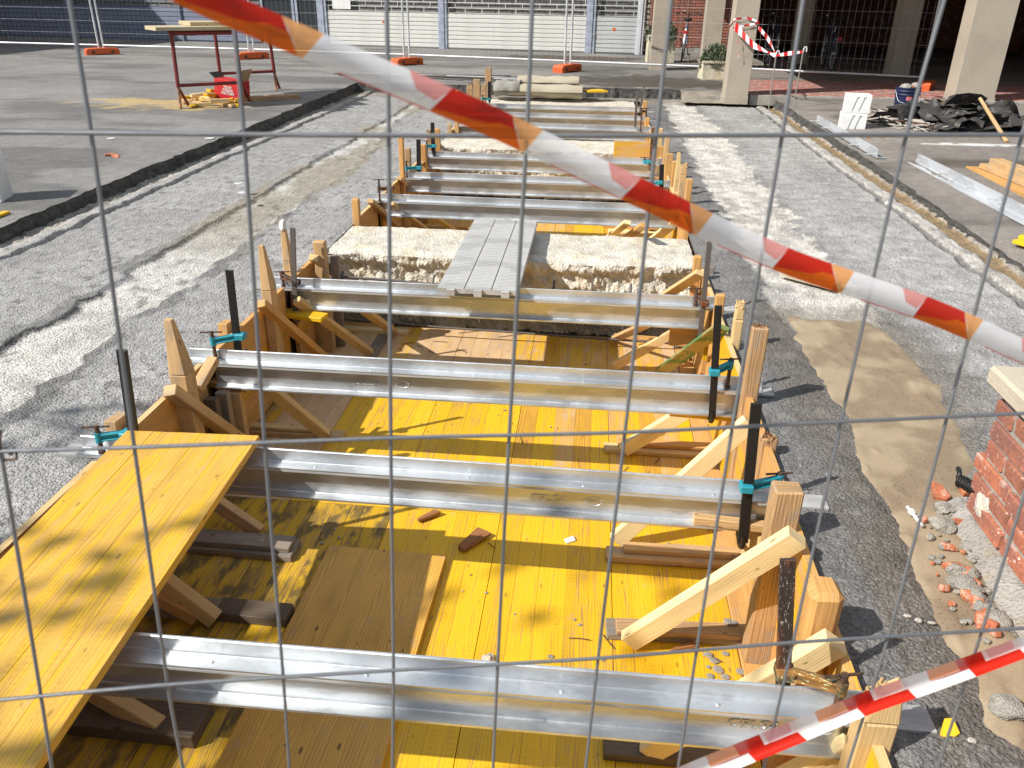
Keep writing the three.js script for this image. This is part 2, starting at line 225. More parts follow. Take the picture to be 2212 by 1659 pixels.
function extr(pts, L, bevel = 0) {               // profile in (z,y), extruded along x from 0 to L
  const s = new THREE.Shape(pts.map(([z, y]) => new THREE.Vector2(z, y))); const g = new THREE.ExtrudeGeometry(s, { depth: L, bevelEnabled: bevel > 0, bevelSize: bevel, bevelThickness: bevel, bevelSegments: 1 });
  g.applyMatrix4(new THREE.Matrix4().makeBasis(V(0, 0, 1), V(0, 1, 0), V(1, 0, 0))); g.index = null; const p = g.attributes.position.array; for (let i = 0; i < p.length; i += 9) for (let c = 0; c < 3; c++) { const t = p[i + 3 + c]; p[i + 3 + c] = p[i + 6 + c]; p[i + 6 + c] = t; }
  const q = g.attributes.position, uv = g.attributes.uv; for (let i = 0; i < q.count; i++) uv.setXY(i, q.getX(i), (q.getY(i) + q.getZ(i)) * 2); g.computeVertexNormals(); return g;
}
function lump(r, seed, sx = 1, sy = 0.7, sz = 1, det = 2) { const g = new THREE.IcosahedronGeometry(r, det); const p = g.attributes.position; for (let i = 0; i < p.count; i++) { const x = p.getX(i) / r, y = p.getY(i) / r, z = p.getZ(i) / r; const k = 0.65 + 0.7 * vn(x * 1.7 + seed * 3.1 + 50, y * 1.7 + z * 1.3 + 50) ; p.setXYZ(i, x * r * k * sx, y * r * k * sy, z * r * k * sz); } const uv = g.attributes.uv; for (let i = 0; i < p.count; i++) uv.setXY(i, p.getX(i) * 4, (p.getZ(i) + p.getY(i)) * 4); g.computeVertexNormals(); return g; }
function flake(n, r, th, seed) { const s = new THREE.Shape(); for (let i = 0; i < n; i++) { const a = i / n * 6.283 + rr(-0.3, 0.3), q = r * rr(0.65, 1.15); i ? s.lineTo(Math.cos(a) * q, Math.sin(a) * q * 0.75) : s.moveTo(Math.cos(a) * q, Math.sin(a) * q * 0.75); } const g = new THREE.ExtrudeGeometry(s, { depth: th, bevelEnabled: true, bevelSize: th * 0.2, bevelThickness: th * 0.2, bevelSegments: 1 }); g.rotateX(-Math.PI / 2); const p = g.attributes.position, uv = g.attributes.uv; for (let i = 0; i < p.count; i++) uv.setXY(i, p.getX(i) * 3, p.getZ(i) * 3 + p.getY(i)); return g; }
function sheet(xs, zs, hf, cf, skip) {           // height field over x and z lists
  const nx = xs.length, nz = zs.length, pos = new Float32Array(nx * nz * 3), uv = new Float32Array(nx * nz * 2), col = cf ? new Float32Array(nx * nz * 3) : null, idx = [];
  for (let j = 0; j < nz; j++) for (let i = 0; i < nx; i++) { const k = j * nx + i, x = xs[i], z = zs[j]; pos[k * 3] = x; pos[k * 3 + 1] = hf(x, z); pos[k * 3 + 2] = z; uv[k * 2] = x / 0.6; uv[k * 2 + 1] = -z / 0.6; if (cf) { const c = cf(x, z); col[k * 3] = c[0]; col[k * 3 + 1] = c[1]; col[k * 3 + 2] = c[2]; } }
  for (let j = 0; j < nz - 1; j++) for (let i = 0; i < nx - 1; i++) { if (skip && skip(xs[i], xs[i + 1], zs[j], zs[j + 1])) continue; const a = j * nx + i, b = a + 1, c = a + nx, d = c + 1; idx.push(a, b, d, a, d, c); }
  const g = new THREE.BufferGeometry(); g.setAttribute('position', new THREE.BufferAttribute(pos, 3)); g.setAttribute('uv', new THREE.BufferAttribute(uv, 2)); if (cf) g.setAttribute('color', new THREE.BufferAttribute(col, 3)); g.setIndex(idx); g.computeVertexNormals(); return g;
}
const lin = (a, b, n) => Array.from({ length: n + 1 }, (_, i) => lerp(a, b, i / n));
const logz = (a, b, n) => Array.from({ length: n + 1 }, (_, i) => a * Math.pow(b / a, i / n));

// ================================================================ GROUND
const PX0 = -1.755, PX1 = 0.755, FLOOR = -0.55;          // trench sides and floor of boards
const levelA = (z) => 0.085 + 0.075 * clamp((-z - 5) / 11);   // old asphalt surface
const wob = (z, s) => 0.07 * (fbm(z * 2.1 + s, s * 3.3, 4) - 0.5) + 0.05 * (vn(z * 9 + s, s) - 0.5);
const inPoly = (P, x, z) => { let c = false; for (let i = 0, j = P.length - 1; i < P.length; j = i++) { const [a, b] = P[i], [d, e] = P[j]; if ((b > z) !== (e > z) && x < (d - a) * (z - b) / (e - b) + a) c = !c; } return c; };
const pixPoly = (l, y = 0) => l.map(([a, b]) => { const p = gy(a, b, y); return [p.x, p.z]; });
const mudPoly = pixPoly([[1700, 670], [1760, 688], [1870, 688], [1940, 728], [2000, 780], [2060, 880], [2100, 950], [2110, 1060], [2085, 1130], [2150, 1260], [2240, 1420], [2240, 1640], [2120, 1560], [2045, 1400], [1990, 1290], [1950, 1180], [1910, 1090], [1842, 990], [1818, 900], [1775, 830], [1718, 750]]);
const sdPoly = (P, x, z) => { let m = 9; for (let i = 0, j = P.length - 1; i < P.length; j = i++) { const [a, b] = P[i], [d, e] = P[j], vx = d - a, vz = e - b, t = clamp(((x - a) * vx + (z - b) * vz) / (vx * vx + vz * vz)), dx = x - a - vx * t, dz = z - b - vz * t; m = Math.min(m, dx * dx + dz * dz); } return Math.sqrt(m) * (inPoly(P, x, z) ? 1 : -1); };
const chunk = (x, z) => sst(0.35, 0.75, vn(x * 55, z * 55)) * 0.5 + vn(x * 120, z * 90) * 0.5;
function stripL(x, z) { const a = -2.79 + wob(z, 3) * 1.0, b = -2.36 + wob(z, 8) * 1.4 - 0.25 * sst(8, 11, -z); return Math.min(x - a, b - x); }     // pale old channel on the trestle side
function stripR(x, z) { const a = 1.09 + wob(z, 13) * 1.6, b = 1.64 + wob(z, 21) * 2; return Math.min(x - a, b - x) - 0.6 * sst(-4.2, -3.6, z); }
function groundH(x, z) {
  let h = 0.012 * (fbm(x * 1.3 + 9, z * 1.3, 3) - 0.5) + 0.010 * (fbm(x * 14, z * 14, 3) - 0.5) + 0.009 * (chunk(x, z) - 0.5);
  const s = stripL(x, z); if (s > -0.2) h += -0.018 * sst(-0.02, 0.03, s) + 0.005 * sst(-0.08, -0.02, s) * (1 - sst(-0.02, 0.0, s)) + 0.008 * sst(0, 0.1, s) * (fbm(x * 7, z * 7, 3) - 0.4);
  const r = stripR(x, z); if (r > -0.2) h += -0.012 * sst(-0.02, 0.04, r);
  const e = Math.max(PX0 - x, x - PX1); h -= 0.008 * (1 - sst(0, 0.06, e));
  // kerb side: crack, pale strip, rubble channel at the foot of the asphalt edge
  const k = x + 3.72 + wob(z, 31) * 0.9; if (k < 0.1) { h += -0.045 * (1 - sst(0, 0.03, Math.abs(k + 0.02))) + 0.010 * sst(-0.03, -0.06, k) * (1 - sst(-0.13, -0.17, k)) - 0.01 * sst(-0.15, -0.2, k) + 0.02 * sst(-0.17, -0.2, k) * (chunk(x * 0.6, z * 0.6) - 0.5); }
  const q = x - 2.56 - wob(z, 41) * 0.9; if (q > -0.1) { h += -0.02 * (1 - sst(0, 0.05, Math.abs(q))) + 0.012 * sst(0.0, 0.03, q) * (1 - sst(0.11, 0.14, q)) - 0.03 * sst(0.12, 0.18, q) * (1 - sst(0.26, 0.3, q)); }
  const m = sdPoly2(x, z); if (m > -0.05) h = lerp(h, -0.012, sst(-0.05, 0.04, m) * 0.9);
  return h;
}
function sdPoly2(x, z) { return x > 0.9 && x < 2.2 && z > -4.8 ? sdPoly(mudPoly, x + 0.10 * (fbm(x * 6, z * 6, 4) - 0.5), z + 0.16 * (fbm(x * 5 + 7, z * 5, 4) - 0.5)) : -1; }
function groundC(x, z) {
  const n = fbm(x * 2.2 + 3, z * 1.3 + 5, 5), n2 = fbm(x * 9, z * 7, 4), c2 = chunk(x, z);
  let g = [0.47, 0.462, 0.45]; g = mul3(g, 0.78 + 0.5 * n + 0.25 * (n2 - 0.5));
  if (x > 0.7) { g = mul3(g, 1.12);                                           // trench edge on the brick wall side: damp, darker binder
    const wet = sst(0.35, 0.62, fbm(x * 2.4 + 30, z * 1.6 + 8, 4) * 0.8 + 0.32 * (1 - sst(0.75, 1.35, x)) + 0.16 * sst(-6, -2, z)); g = mul3(g, lerp(1, 0.5, wet * (1 - sst(1.5, 1.8, x))));
    if (z > -4.4) g = mul3(g, lerp(1, 0.8, sst(0.5, 0.6, n2 * 0.5 + n * 0.5)));
  }
  const pale = (s, d) => { const e = s + 0.10 * (n2 - 0.5) + 0.05 * (c2 - 0.5); return sst(-0.015, 0.03, e) * (0.55 + 0.5 * sst(0.3, 0.6, n2)) * d; };
  g = mix3(g, [0.86, 0.83, 0.77], 0.86 * pale(stripL(x, z), 1)); g = mix3(g, [0.98, 0.93, 0.85], 0.9 * pale(stripR(x, z), 1));
  const s0 = stripL(x, z); if (s0 < 0.02 && s0 > -0.12) { g = mul3(g, lerp(1, 0.62, sst(0.5, 0.62, vn(z * 3 + 5, 2) * 0.4 + n2 * 0.5 + 0.14 * sst(-0.12, -0.02, s0)))); g = mul3(g, lerp(1, 0.3, (1 - sst(0.004, 0.016, Math.abs(s0 + 0.004 + 0.02 * (n2 - 0.5)))) * sst(0.3, 0.5, vn(z * 2.3, 7)))); }
  const ml = sst(0.44, 0.6, fbm(x * 2 + 60, z * 1.2 + 4, 4) + 0.2 * (1 - sst(0, 0.7, Math.hypot((x + 2.45) / 0.7, (z + 7.9) / 1.3)))) * (x < 0 ? 1 : 0) * sst(-0.05, 0.05, s0 + 0.12); g = mix3(g, [0.42, 0.37, 0.28], ml * 0.75 * sst(4.5, 6, -z));
  if (x < 0 && vn(x * 26, z * 20) > 0.8 && n > 0.5) g = mul3(g, 0.6);
  const k = x + 3.72 + wob(z, 31) * 0.9; if (k < 0.04) { g = mix3(g, [0.16, 0.15, 0.14], 1 - sst(0, 0.025, Math.abs(k))); if (k < -0.03 && k > -0.17) g = mix3(g, mul3([0.62, 0.60, 0.565], 0.6 + 0.7 * n2), 0.85); if (k <= -0.17) g = mix3([0.34, 0.32, 0.28], [0.6, 0.55, 0.47], sst(0.4, 0.7, n2)); }
  const q = x - 2.56 - wob(z, 41) * 0.9; if (q > -0.04) { if (q < 0.02) g = mix3(g, [0.16, 0.15, 0.14], 0.7); else if (q < 0.13) g = mul3([0.68, 0.655, 0.61], 0.5 + 0.85 * n2); else if (q < 0.28) g = mix3([0.50, 0.36, 0.20], [0.34, 0.25, 0.14], n2); else g = mul3([0.55, 0.5, 0.44], 0.5 + n2); }
  if (z < -13.7) g = mul3(mix3(g, [0.40, 0.34, 0.26], 0.6), 0.55 + 0.7 * n2);
  { const m = sdPoly2(x, z); if (m > -0.4) g = mul3(mix3(g, [0.40, 0.34, 0.26], 0.45 * sst(-0.3, 0, m + 0.3 * (n2 - 0.5))), lerp(1, 0.72, sst(-0.32, -0.05, m + 0.35 * (n2 - 0.5)))); }
  if (x > 1.05 && z > -2.6) g = mix3(g, [0.42, 0.35, 0.26], 0.8 * sst(0.0, 0.2, x - 1.05 - 0.12 * n2));
  return g;
}
{
  const zs = logz(-0.75, -14.9, 720);
  const near = lin(4, -0.75, 60), full = near.slice(0, -1).concat(zs);
  struct('milled_road', sheet(lin(-4.06, PX0, 250), full, groundH, groundC), M.milled);
  struct('milled_road', sheet(lin(PX1, 2.9, 240), full, groundH, groundC), M.milledR);
  struct('milled_road', sheet(lin(PX0, PX1, 200), lin(-14.02, -14.9, 60), groundH, groundC), M.milled);
  struct('milled_road', sheet(lin(PX0, PX1, 40), lin(4, -0.4, 40), (x, z) => groundH(x, z), groundC), M.milled);
  // liquid mud lying on the milled road: its edge is where the sheet dips under the stones
  const g = sheet(lin(1.0, 2.15, 150), logz(-1.2, -4.7, 330), (x, z) => { const m = sdPoly2(x, z); return 0.004 + 0.018 * sst(-0.04, 0.05, m) - 0.028 + 0.003 * (fbm(x * 5, z * 5, 4) - 0.5) + 0.006 * sst(0.55, 0.8, fbm(x * 11, z * 7, 3)); }, null, (x0, x1, z0, z1) => sdPoly2((x0 + x1) / 2, (z0 + z1) / 2) < -0.07);
  struct('mud', g, M.mud);
}
// old asphalt: height field each side with a broken cut edge
const asphC = (x, z) => {
  const n = fbm(x * 0.9 + 3, z * 0.9 + 7, 5), n2 = fbm(x * 5, z * 5, 4); let g = mul3([0.315, 0.305, 0.293], 0.72 + 0.55 * n + 0.2 * (n2 - 0.5));
  if (x > 2) g = mul3([g[0] * 1.05, g[1] * 0.97, g[2] * 0.9], 1.0);
  const st = sst(0.55, 0.66, fbm(x * 0.55 + 11, z * 1.7 + 3, 5)); g = mul3(g, lerp(1, 0.66, st));
  const dp = Math.hypot((x + 5.9) / 1.5, (z + 11.2) / 0.8); g = mix3(g, [0.72, 0.52, 0.2], 0.75 * sst(0.44, 0.6, n2 * 0.75 + 0.3 * (1 - sst(0.2, 1.1, dp))) * (1 - sst(0.7, 1.2, dp)));
  const wd = Math.hypot((x - 1.1) / 1.9, (z + 15.6) / 1.3); g = mix3(g, [0.085, 0.07, 0.05], 0.85 * sst(0.4, 0.55, n2 * 0.7 + 0.4 * (1 - sst(0.3, 1.2, wd))) * (1 - sst(0.8, 1.3, wd)));
  const w2 = Math.hypot((x + 0.6) / 2.2, (z + 20.8) / 1.0); g = mix3(g, [0.10, 0.075, 0.05], 0.85 * sst(0.42, 0.55, n2 * 0.7 + 0.4 * (1 - sst(0.3, 1.2, w2))) * (1 - sst(0.8, 1.3, w2)));
  const w3 = Math.hypot((x - 4.0) / 1.0, (z + 8.6) / 0.35), w4 = Math.hypot((x - 3.6) / 0.5, (z + 11.6) / 0.5); for (const w of [w3, w4]) g = mix3(g, [0.11, 0.09, 0.065], 0.8 * (1 - sst(0.5, 1, w + 0.5 * (n2 - 0.5))));
  const ln = Math.abs(z + 9.75 + 0.04 * (x - 4) + 0.03 * (n2 - 0.5)); if (x > 3.7 && ln < 0.05 && n2 > 0.42) g = [0.9, 0.9, 0.88];
  return g;
};
const edgeL = (z) => -4.02 + wob(z, 51) * 0.8 + 0.03 * (fbm(z * 14, 5, 3) - 0.5), edgeR = (z) => 2.86 + wob(z, 61) * 0.6, edgeF = (x) => -14.42 - 0.03 * x + wob(x, 71) * 0.9;
{
  const asphH = (x, z) => levelA(z) + 0.004 * (fbm(x * 3, z * 3, 4) - 0.5) + 0.0035 * (vn(x * 45, z * 45) - 0.5);
  const cut = (xs, zs, warp, drop) => {                     // first row or column is the top of the cut edge; a skirt falls from it
    const g = sheet(xs, zs, asphH, asphC), p = g.attributes.position; for (let i = 0; i < p.count; i++) { const w = warp(p.getX(i), p.getZ(i)); p.setXYZ(i, w[0], w[2] ?? asphH(w[0], w[1]), w[1]); } g.computeVertexNormals(); return g; };
  const zsL = lin(6, -0.75, 40).slice(0, -1).concat(logz(-0.75, -14.4, 420));
  const sq = (t) => t * t;
  // trestle side: column 0 far away, last columns at the edge then down the face
  const xsL = [...lin(1, 0, 110).map((t) => -4.02 - 9 * sq(t))];
  struct('old_asphalt', cut(xsL, zsL, (x, z) => [x + (edgeL(z) + 4.02) * Math.exp((x + 4.02) * 3), z]), M.asphalt);
  const face = (name, along, edge, y1, mk) => { const rows = 7, nx = along.length, pos = [], uv = [], col = [], idx = []; for (let j = 0; j <= rows; j++) for (let i = 0; i < nx; i++) { const a = along[i], t = j / rows, e = edge(a), r = 0.06 * (fbm(a * 22, t * 5 + 3, 3) - 0.55) * sst(0, 0.2, t) + 0.01 * t; const [x, y, z] = mk(a, e, t, r); pos.push(x, y, z); uv.push(a / 0.3, t * 0.3); const k = 0.09 + 0.15 * vn(a * 60, t * 6); col.push(k, k * 0.97, k * 0.92); } for (let j = 0; j < rows; j++) for (let i = 0; i < nx - 1; i++) { const a = j * nx + i, b = a + 1, c = a + nx, d = c + 1; idx.push(a, b, d, a, d, c); } const g = new THREE.BufferGeometry(); g.setAttribute('position', new THREE.Float32BufferAttribute(pos, 3)); g.setAttribute('uv', new THREE.Float32BufferAttribute(uv, 2)); g.setAttribute('color', new THREE.Float32BufferAttribute(col, 3)); g.setIndex(idx); g.computeVertexNormals(); struct(name, g, M.asphaltCut); };
  M.asphaltCut = gm({ side: THREE.DoubleSide, bumpScale: 0.01 });
  face('asphalt_cut_edge', zsL, edgeL, 0, (z, e, t, r) => [e + r, lerp(asphH(e, z), -0.04, t), z]);
  const zsR = lin(6, -1, 30).slice(0, -1).concat(logz(-1, -14.6, 330));
  struct('old_asphalt', cut(lin(0, 1, 100).map((t) => 2.86 + 9 * sq(t)), zsR, (x, z) => { const e = edgeR(z), d = x - 2.86, xx = x + (e - 2.86) * Math.exp(-d * 3); return [xx, z, asphH(xx, z) - 0.04 * (1 - sst(4, 9, -z)) - 0.03 * (1 - sst(0, 0.5, d))]; }), M.asphalt);
  face('asphalt_cut_edge', zsR, edgeR, 0, (z, e, t, r) => [e - r, lerp(asphH(e, z) - 0.04 * (1 - sst(4, 9, -z)) - 0.03, -0.05, t), z]);
  // beyond the trench
  const xsF = lin(-13.02, 11.86, 420), zsF = lin(0, 1, 150).map((t) => -14.4 - 14 * Math.pow(t, 1.5));
  struct('old_asphalt', cut(xsF, zsF, (x, z) => { if (x < -4.0 || x > 2.0) return [x, z - 0.005]; const e = edgeF(x); return [x, z + (e + 14.4) * Math.exp((z + 14.4) * 3)]; }), M.asphalt);
  face('asphalt_cut_edge', lin(-4.05, 2.0, 300), edgeF, 0, (x, e, t, r) => [x, lerp(asphH(x, e), -0.05, t), e + r]);
  // the rest of the ground out to the horizon, under the surfaces above
  const big = sheet([-160, -60, -13, -12.9], [60, 6, -14, -60, -160], () => 0.05, () => [0.3, 0.3, 0.3]); struct('ground', mergeGeometries([big, sheet([11.8, 12, 60, 160], [60, 6, -14, -60, -160], () => 0.05, () => [0.3, 0.3, 0.3]), sheet([-13, 0, 11.9], [-28, -60, -160], () => 0.04, () => [0.3, 0.3, 0.3]), sheet([-13, 0, 11.9], [60, 20, 3.9], () => -0.03, () => [0.3, 0.3, 0.3])]), M.asphalt);
}
// trench: soil sides and bottom
{
  const wallG = (pts) => quads(pts, (p) => [p.z + p.x, p.y]);
  const z0 = 0.6, z1 = -14.05, yb = -0.62;
  const side = (x, s, n) => { const zs = lin(z0, z1, 160), ys = [-0.005, -0.1, -0.2, -0.35, -0.5, yb], Q = []; const f = (z, y) => V(x + s * (0.03 + 0.05 * (fbm(z * 3, y * 4 + n, 4) - 0.5)) * sst(0, -0.1, y), y, z); for (let i = 0; i < zs.length - 1; i++) for (let j = 0; j < ys.length - 1; j++) { const q = [f(zs[i], ys[j]), f(zs[i + 1], ys[j]), f(zs[i + 1], ys[j + 1]), f(zs[i], ys[j + 1])]; Q.push(s < 0 ? q : q.reverse()); } return wallG(Q); };
  struct('trench_side', side(PX0, -1, 1), M.soil); struct('trench_side', side(PX1, 1, 7), M.soil);
  struct('trench_side', quads([[V(PX0 - 0.1, yb, z0), V(PX1 + 0.1, yb, z0), V(PX1 + 0.1, 0, z0), V(PX0 - 0.1, 0, z0)].reverse(), [V(PX0 - 0.1, yb, z1), V(PX1 + 0.1, yb, z1), V(PX1 + 0.1, 0, z1), V(PX0 - 0.1, 0, z1)]], (p) => [p.x, p.y]), M.soil);
  struct('trench_bottom', quads([[V(PX0 - 0.1, yb, z0), V(PX1 + 0.1, yb, z0), V(PX1 + 0.1, yb, z1), V(PX0 - 0.1, yb, z1)]], (p) => [p.x, p.z]), M.soil);
}

// ================================================================ CONCRETE CROSS BEAMS
function crossBlock(zf, zb, x0, x1, label, nx, seed, mat) {
  const th = thing('concrete_cross_beam', label, 'concrete block', 'concrete cross beams left standing in the trench');
  const prof = []; const nT = 26, nF = 34;
  for (let i = 0; i <= nT; i++) prof.push([lerp(zb, zf, i / nT), 0, 0]); for (let i = 1; i <= nF; i++) prof.push([zf, -i / nF * 0.6, 1]);
  const xs = lin(x0, x1, nx), P = [], N = xs.length;
  const pos = [], uv = [], idx = [];
  prof.forEach(([z, y, f], j) => xs.forEach((x) => {
    const edge = 0.05 * (fbm(x * 2.1 + seed, seed, 4) - 0.5), ch = sst(0, 0.10, f ? -y : z < zf ? (zf - z) : 0);
    let yy = y - 0.012, zz = z;
    if (!f) { yy += 0.016 * (fbm(x * 5 + seed, z * 6, 4) - 0.5) + 0.006 * vn(x * 30, z * 30) - 0.022 * (1 - sst(0, 0.09, zf - z)) * fbm(x * 8 + 3, seed, 3); zz += edge * sst(zb + 0.0, zf, z) + (0.05 * (fbm(x * 4 + 9, seed + 4, 4) - 0.5)) * (1 - sst(zb, zf, z)); }
    else { const rough = (fbm(x * 7 + seed, y * 9 + 4, 4) - 0.5) * 0.085 + (fbm(x * 22, y * 26 + seed, 4) - 0.5) * 0.055 + (vn(x * 60, y * 60) - 0.5) * 0.022; zz += edge + rough * sst(0, 0.05, -y) - 0.03 * sst(0.05, 0.1, -y) - 0.2 * sst(0.33, 0.44, -y); yy += 0.01 * (vn(x * 40, y * 40) - 0.5); }
    pos.push(x, yy, zz); uv.push(x * 1.3, (z + y) * 1.3);
  }));
  for (let j = 0; j < prof.length - 1; j++) for (let i = 0; i < N - 1; i++) { const a = j * N + i, b = a + 1, c = a + N, d = c + 1; idx.push(a, c, d, a, d, b); }
  const g = new THREE.BufferGeometry(); g.setAttribute('position', new THREE.Float32BufferAttribute(pos, 3)); g.setAttribute('uv', new THREE.Float32BufferAttribute(uv, 2)); g.setIndex(idx); g.computeVertexNormals();
  part('broken_concrete', g, mat, th);
  part('rear_face', quads([[V(x0, -0.03, zb), V(x0, -0.6, zb), V(x1, -0.6, zb), V(x1, -0.03, zb)].reverse()], (p) => [p.x, p.y]), mat, th);
  return th;
}
M.block = std({ map: T.conc, bumpMap: T.concB, bumpScale: 0.012, roughness: 0.97, color: new THREE.Color(0.80, 0.76, 0.67) });
const blk = crossBlock(-5.16, -5.82, PX0 - 0.05, PX1 - 0.02, 'pale broken concrete cross beam under the perforated steel walkway, bars bare in its face', 420, 3, M.block);
{ // bare bars in the broken face
  const zb = -5.025, y = -0.17; const pts = [[-1.7, -0.135], [-1.3, -0.15], [-0.9, -0.165], [-0.5, -0.17], [0, -0.185], [0.4, -0.19], [0.72, -0.2]].map(([x, yy]) => V(x, yy, zb + 0.012 * Math.sin(x * 7)));
  part('rebar', tubeG(pts, 0.009, 6, 40), M.rebar, blk);
  part('rebar', tubeG(pts.map((p) => V(p.x, p.y - 0.30, p.z + 0.01)), 0.008, 6, 40), M.rebar, blk);
  for (const [x, l] of [[-1.0, 0.2], [-0.66, 0.26], [-0.2, 0.24], [0.05, 0.24], [0.3, 0.26], [-1.62, 0.3]]) part('rebar', tubeG([V(x + 0.01, -0.11, zb - 0.03), V(x + 0.008, -0.155, zb + 0.018), V(x - 0.015, -0.155 - l * 0.5, zb + 0.014), V(x - 0.02, -0.16 - l, zb)], 0.008, 6, 12), M.rebar, blk);
}
crossBlock(-9.3, -9.98, PX0 - 0.03, PX1 - 0.05, 'pale concrete cross beam with a loose yellow board standing against its broken face', 260, 11, M.block);
crossBlock(-13.25, -14.0, PX0, PX1 - 0.1, 'concrete cross beam at the far end of the trench below the rolled mat', 200, 19, M.block);

// ================================================================ FLOOR OF SHUTTERING PANELS
function panel(label, cat, group, L, Wd, th, mats, n, opt = {}) {     // along x, width along z, base at y=0
  const t = thing(opt.name ?? 'shuttering_panel', label, cat, group);
  let z = -Wd / 2; const ws = Array.from({ length: n }, () => rr(0.8, 1.2)), sum = ws.reduce((a, b) => a + b);
  ws.forEach((w, i) => { const d = w / sum * Wd, g = bar(L, th, d - 0.0005, 0.0006, 0.0002); g.translate(0, th / 2 + rr(-0.0004, 0.0004), z + d / 2); part('lamella', g, Array.isArray(mats) ? pick(mats) : mats, t); z += d; });
  return t;
}
const COLS = [-1.745, -1.305, -0.81, -0.315, 0.182, 0.635];
const floorRows = [
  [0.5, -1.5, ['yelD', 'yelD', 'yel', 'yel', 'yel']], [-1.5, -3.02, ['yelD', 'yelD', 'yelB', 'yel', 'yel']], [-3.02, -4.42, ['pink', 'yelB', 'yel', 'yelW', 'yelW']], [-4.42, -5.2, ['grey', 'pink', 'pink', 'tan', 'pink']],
  [-5.9, -7.5, ['orange', 'tan', 'yelW', 'yelW', 'pink']], [-7.5, -9.2, ['orange', 'tan', 'tan', 'yelW', 'yelW']], [-10.0, -11.6, ['tan', 'tan', 'yelW', 'tan', 'yelW']], [-11.6, -13.2, ['tan', 'yelW', 'tan', 'yelW', 'tan']],
];
const beamWords = ['first', 'second', 'third', 'fourth', 'fifth', 'sixth', 'seventh', 'eighth', 'ninth', 'tenth'];
const rowWord = ['at the mesh fence end', 'under the loose panel', 'between second and fourth beams', 'before the walkway cross beam', 'beyond the walkway cross beam', 'under the sixth beam', 'under the eighth beam', 'under the tenth beam'];
const colWord = ['along the trestle side', 'second from the trestle side', 'middle of the row', 'second from the brick wall side', 'along the brick wall side'];
const kindWord = { yel: 'bright yellow', yelB: 'yellow', yelW: 'worn yellow', yelD: 'black stained yellow', tan: 'brownish', pink: 'pale pinkish', orange: 'orange', grey: 'grey' };
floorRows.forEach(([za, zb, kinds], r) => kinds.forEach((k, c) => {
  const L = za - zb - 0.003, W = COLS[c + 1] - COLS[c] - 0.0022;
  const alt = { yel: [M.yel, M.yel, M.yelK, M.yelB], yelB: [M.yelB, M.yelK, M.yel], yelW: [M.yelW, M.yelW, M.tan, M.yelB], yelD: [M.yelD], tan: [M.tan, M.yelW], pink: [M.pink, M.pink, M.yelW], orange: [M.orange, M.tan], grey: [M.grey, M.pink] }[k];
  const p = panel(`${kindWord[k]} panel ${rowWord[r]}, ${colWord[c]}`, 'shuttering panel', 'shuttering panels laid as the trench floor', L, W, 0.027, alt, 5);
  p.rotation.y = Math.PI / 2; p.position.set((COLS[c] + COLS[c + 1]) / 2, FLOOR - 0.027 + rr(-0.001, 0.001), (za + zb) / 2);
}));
for (const [za, zb, w] of [[0.5, -2.4, 'by the first and second steel beams'], [-2.41, -5.06, 'by the third and fourth steel beams']]) timber('floor_plank', `brown floor plank against the brick wall side boards, ${w}`, 'plank', 'planks along the trench floor', V(0.69, FLOOR - 0.008, za), V(0.69, FLOOR - 0.008, zb), 0.03, 0.105, M.orange);

// loose panel lying on the floor and ramp panel across the beams
{
  const p = panel('loose brown grained panel lying on the yellow trench floor under the first steel beam', 'panel', null, 1.9, 0.5, 0.027, M.looseTan = wood([0.64, 0.36, 0.06], [0.38, 0.165, 0.025], { seed: 25, ring: 0.6, knot: 0.9, rough: 0.5, dirt: 0.68, dirtCol: [0.42, 0.28, 0.16] }), 3, { name: 'loose_panel' });
  p.rotation.y = Math.PI / 2 - 0.02; p.position.set(-0.775, FLOOR + 0.003, -1.72);
  const q = panel('worn yellow panel laid as a ramp over the first and second steel beams', 'panel', null, 2.3, 0.5, 0.027, [M.ramp = wood([0.64, 0.375, 0.065], [0.45, 0.225, 0.04], { seed: 21, paint: mul3(YEL, 0.96), wear: 0.55, cover: 0.75, ring: 0.4, dirt: 0.70, dirtCol: [0.46, 0.33, 0.2], knot: 0.5, rough: 0.55 })], 5, { name: 'ramp_panel' });
  const a = V(-1.414, 0.1, -2.483), dir = V(-0.045, 0, -1).normalize();
  q.rotation.y = Math.atan2(-dir.z, dir.x); q.position.copy(a).addScaledVector(dir, -1.15); q.position.y = 0.078;
}

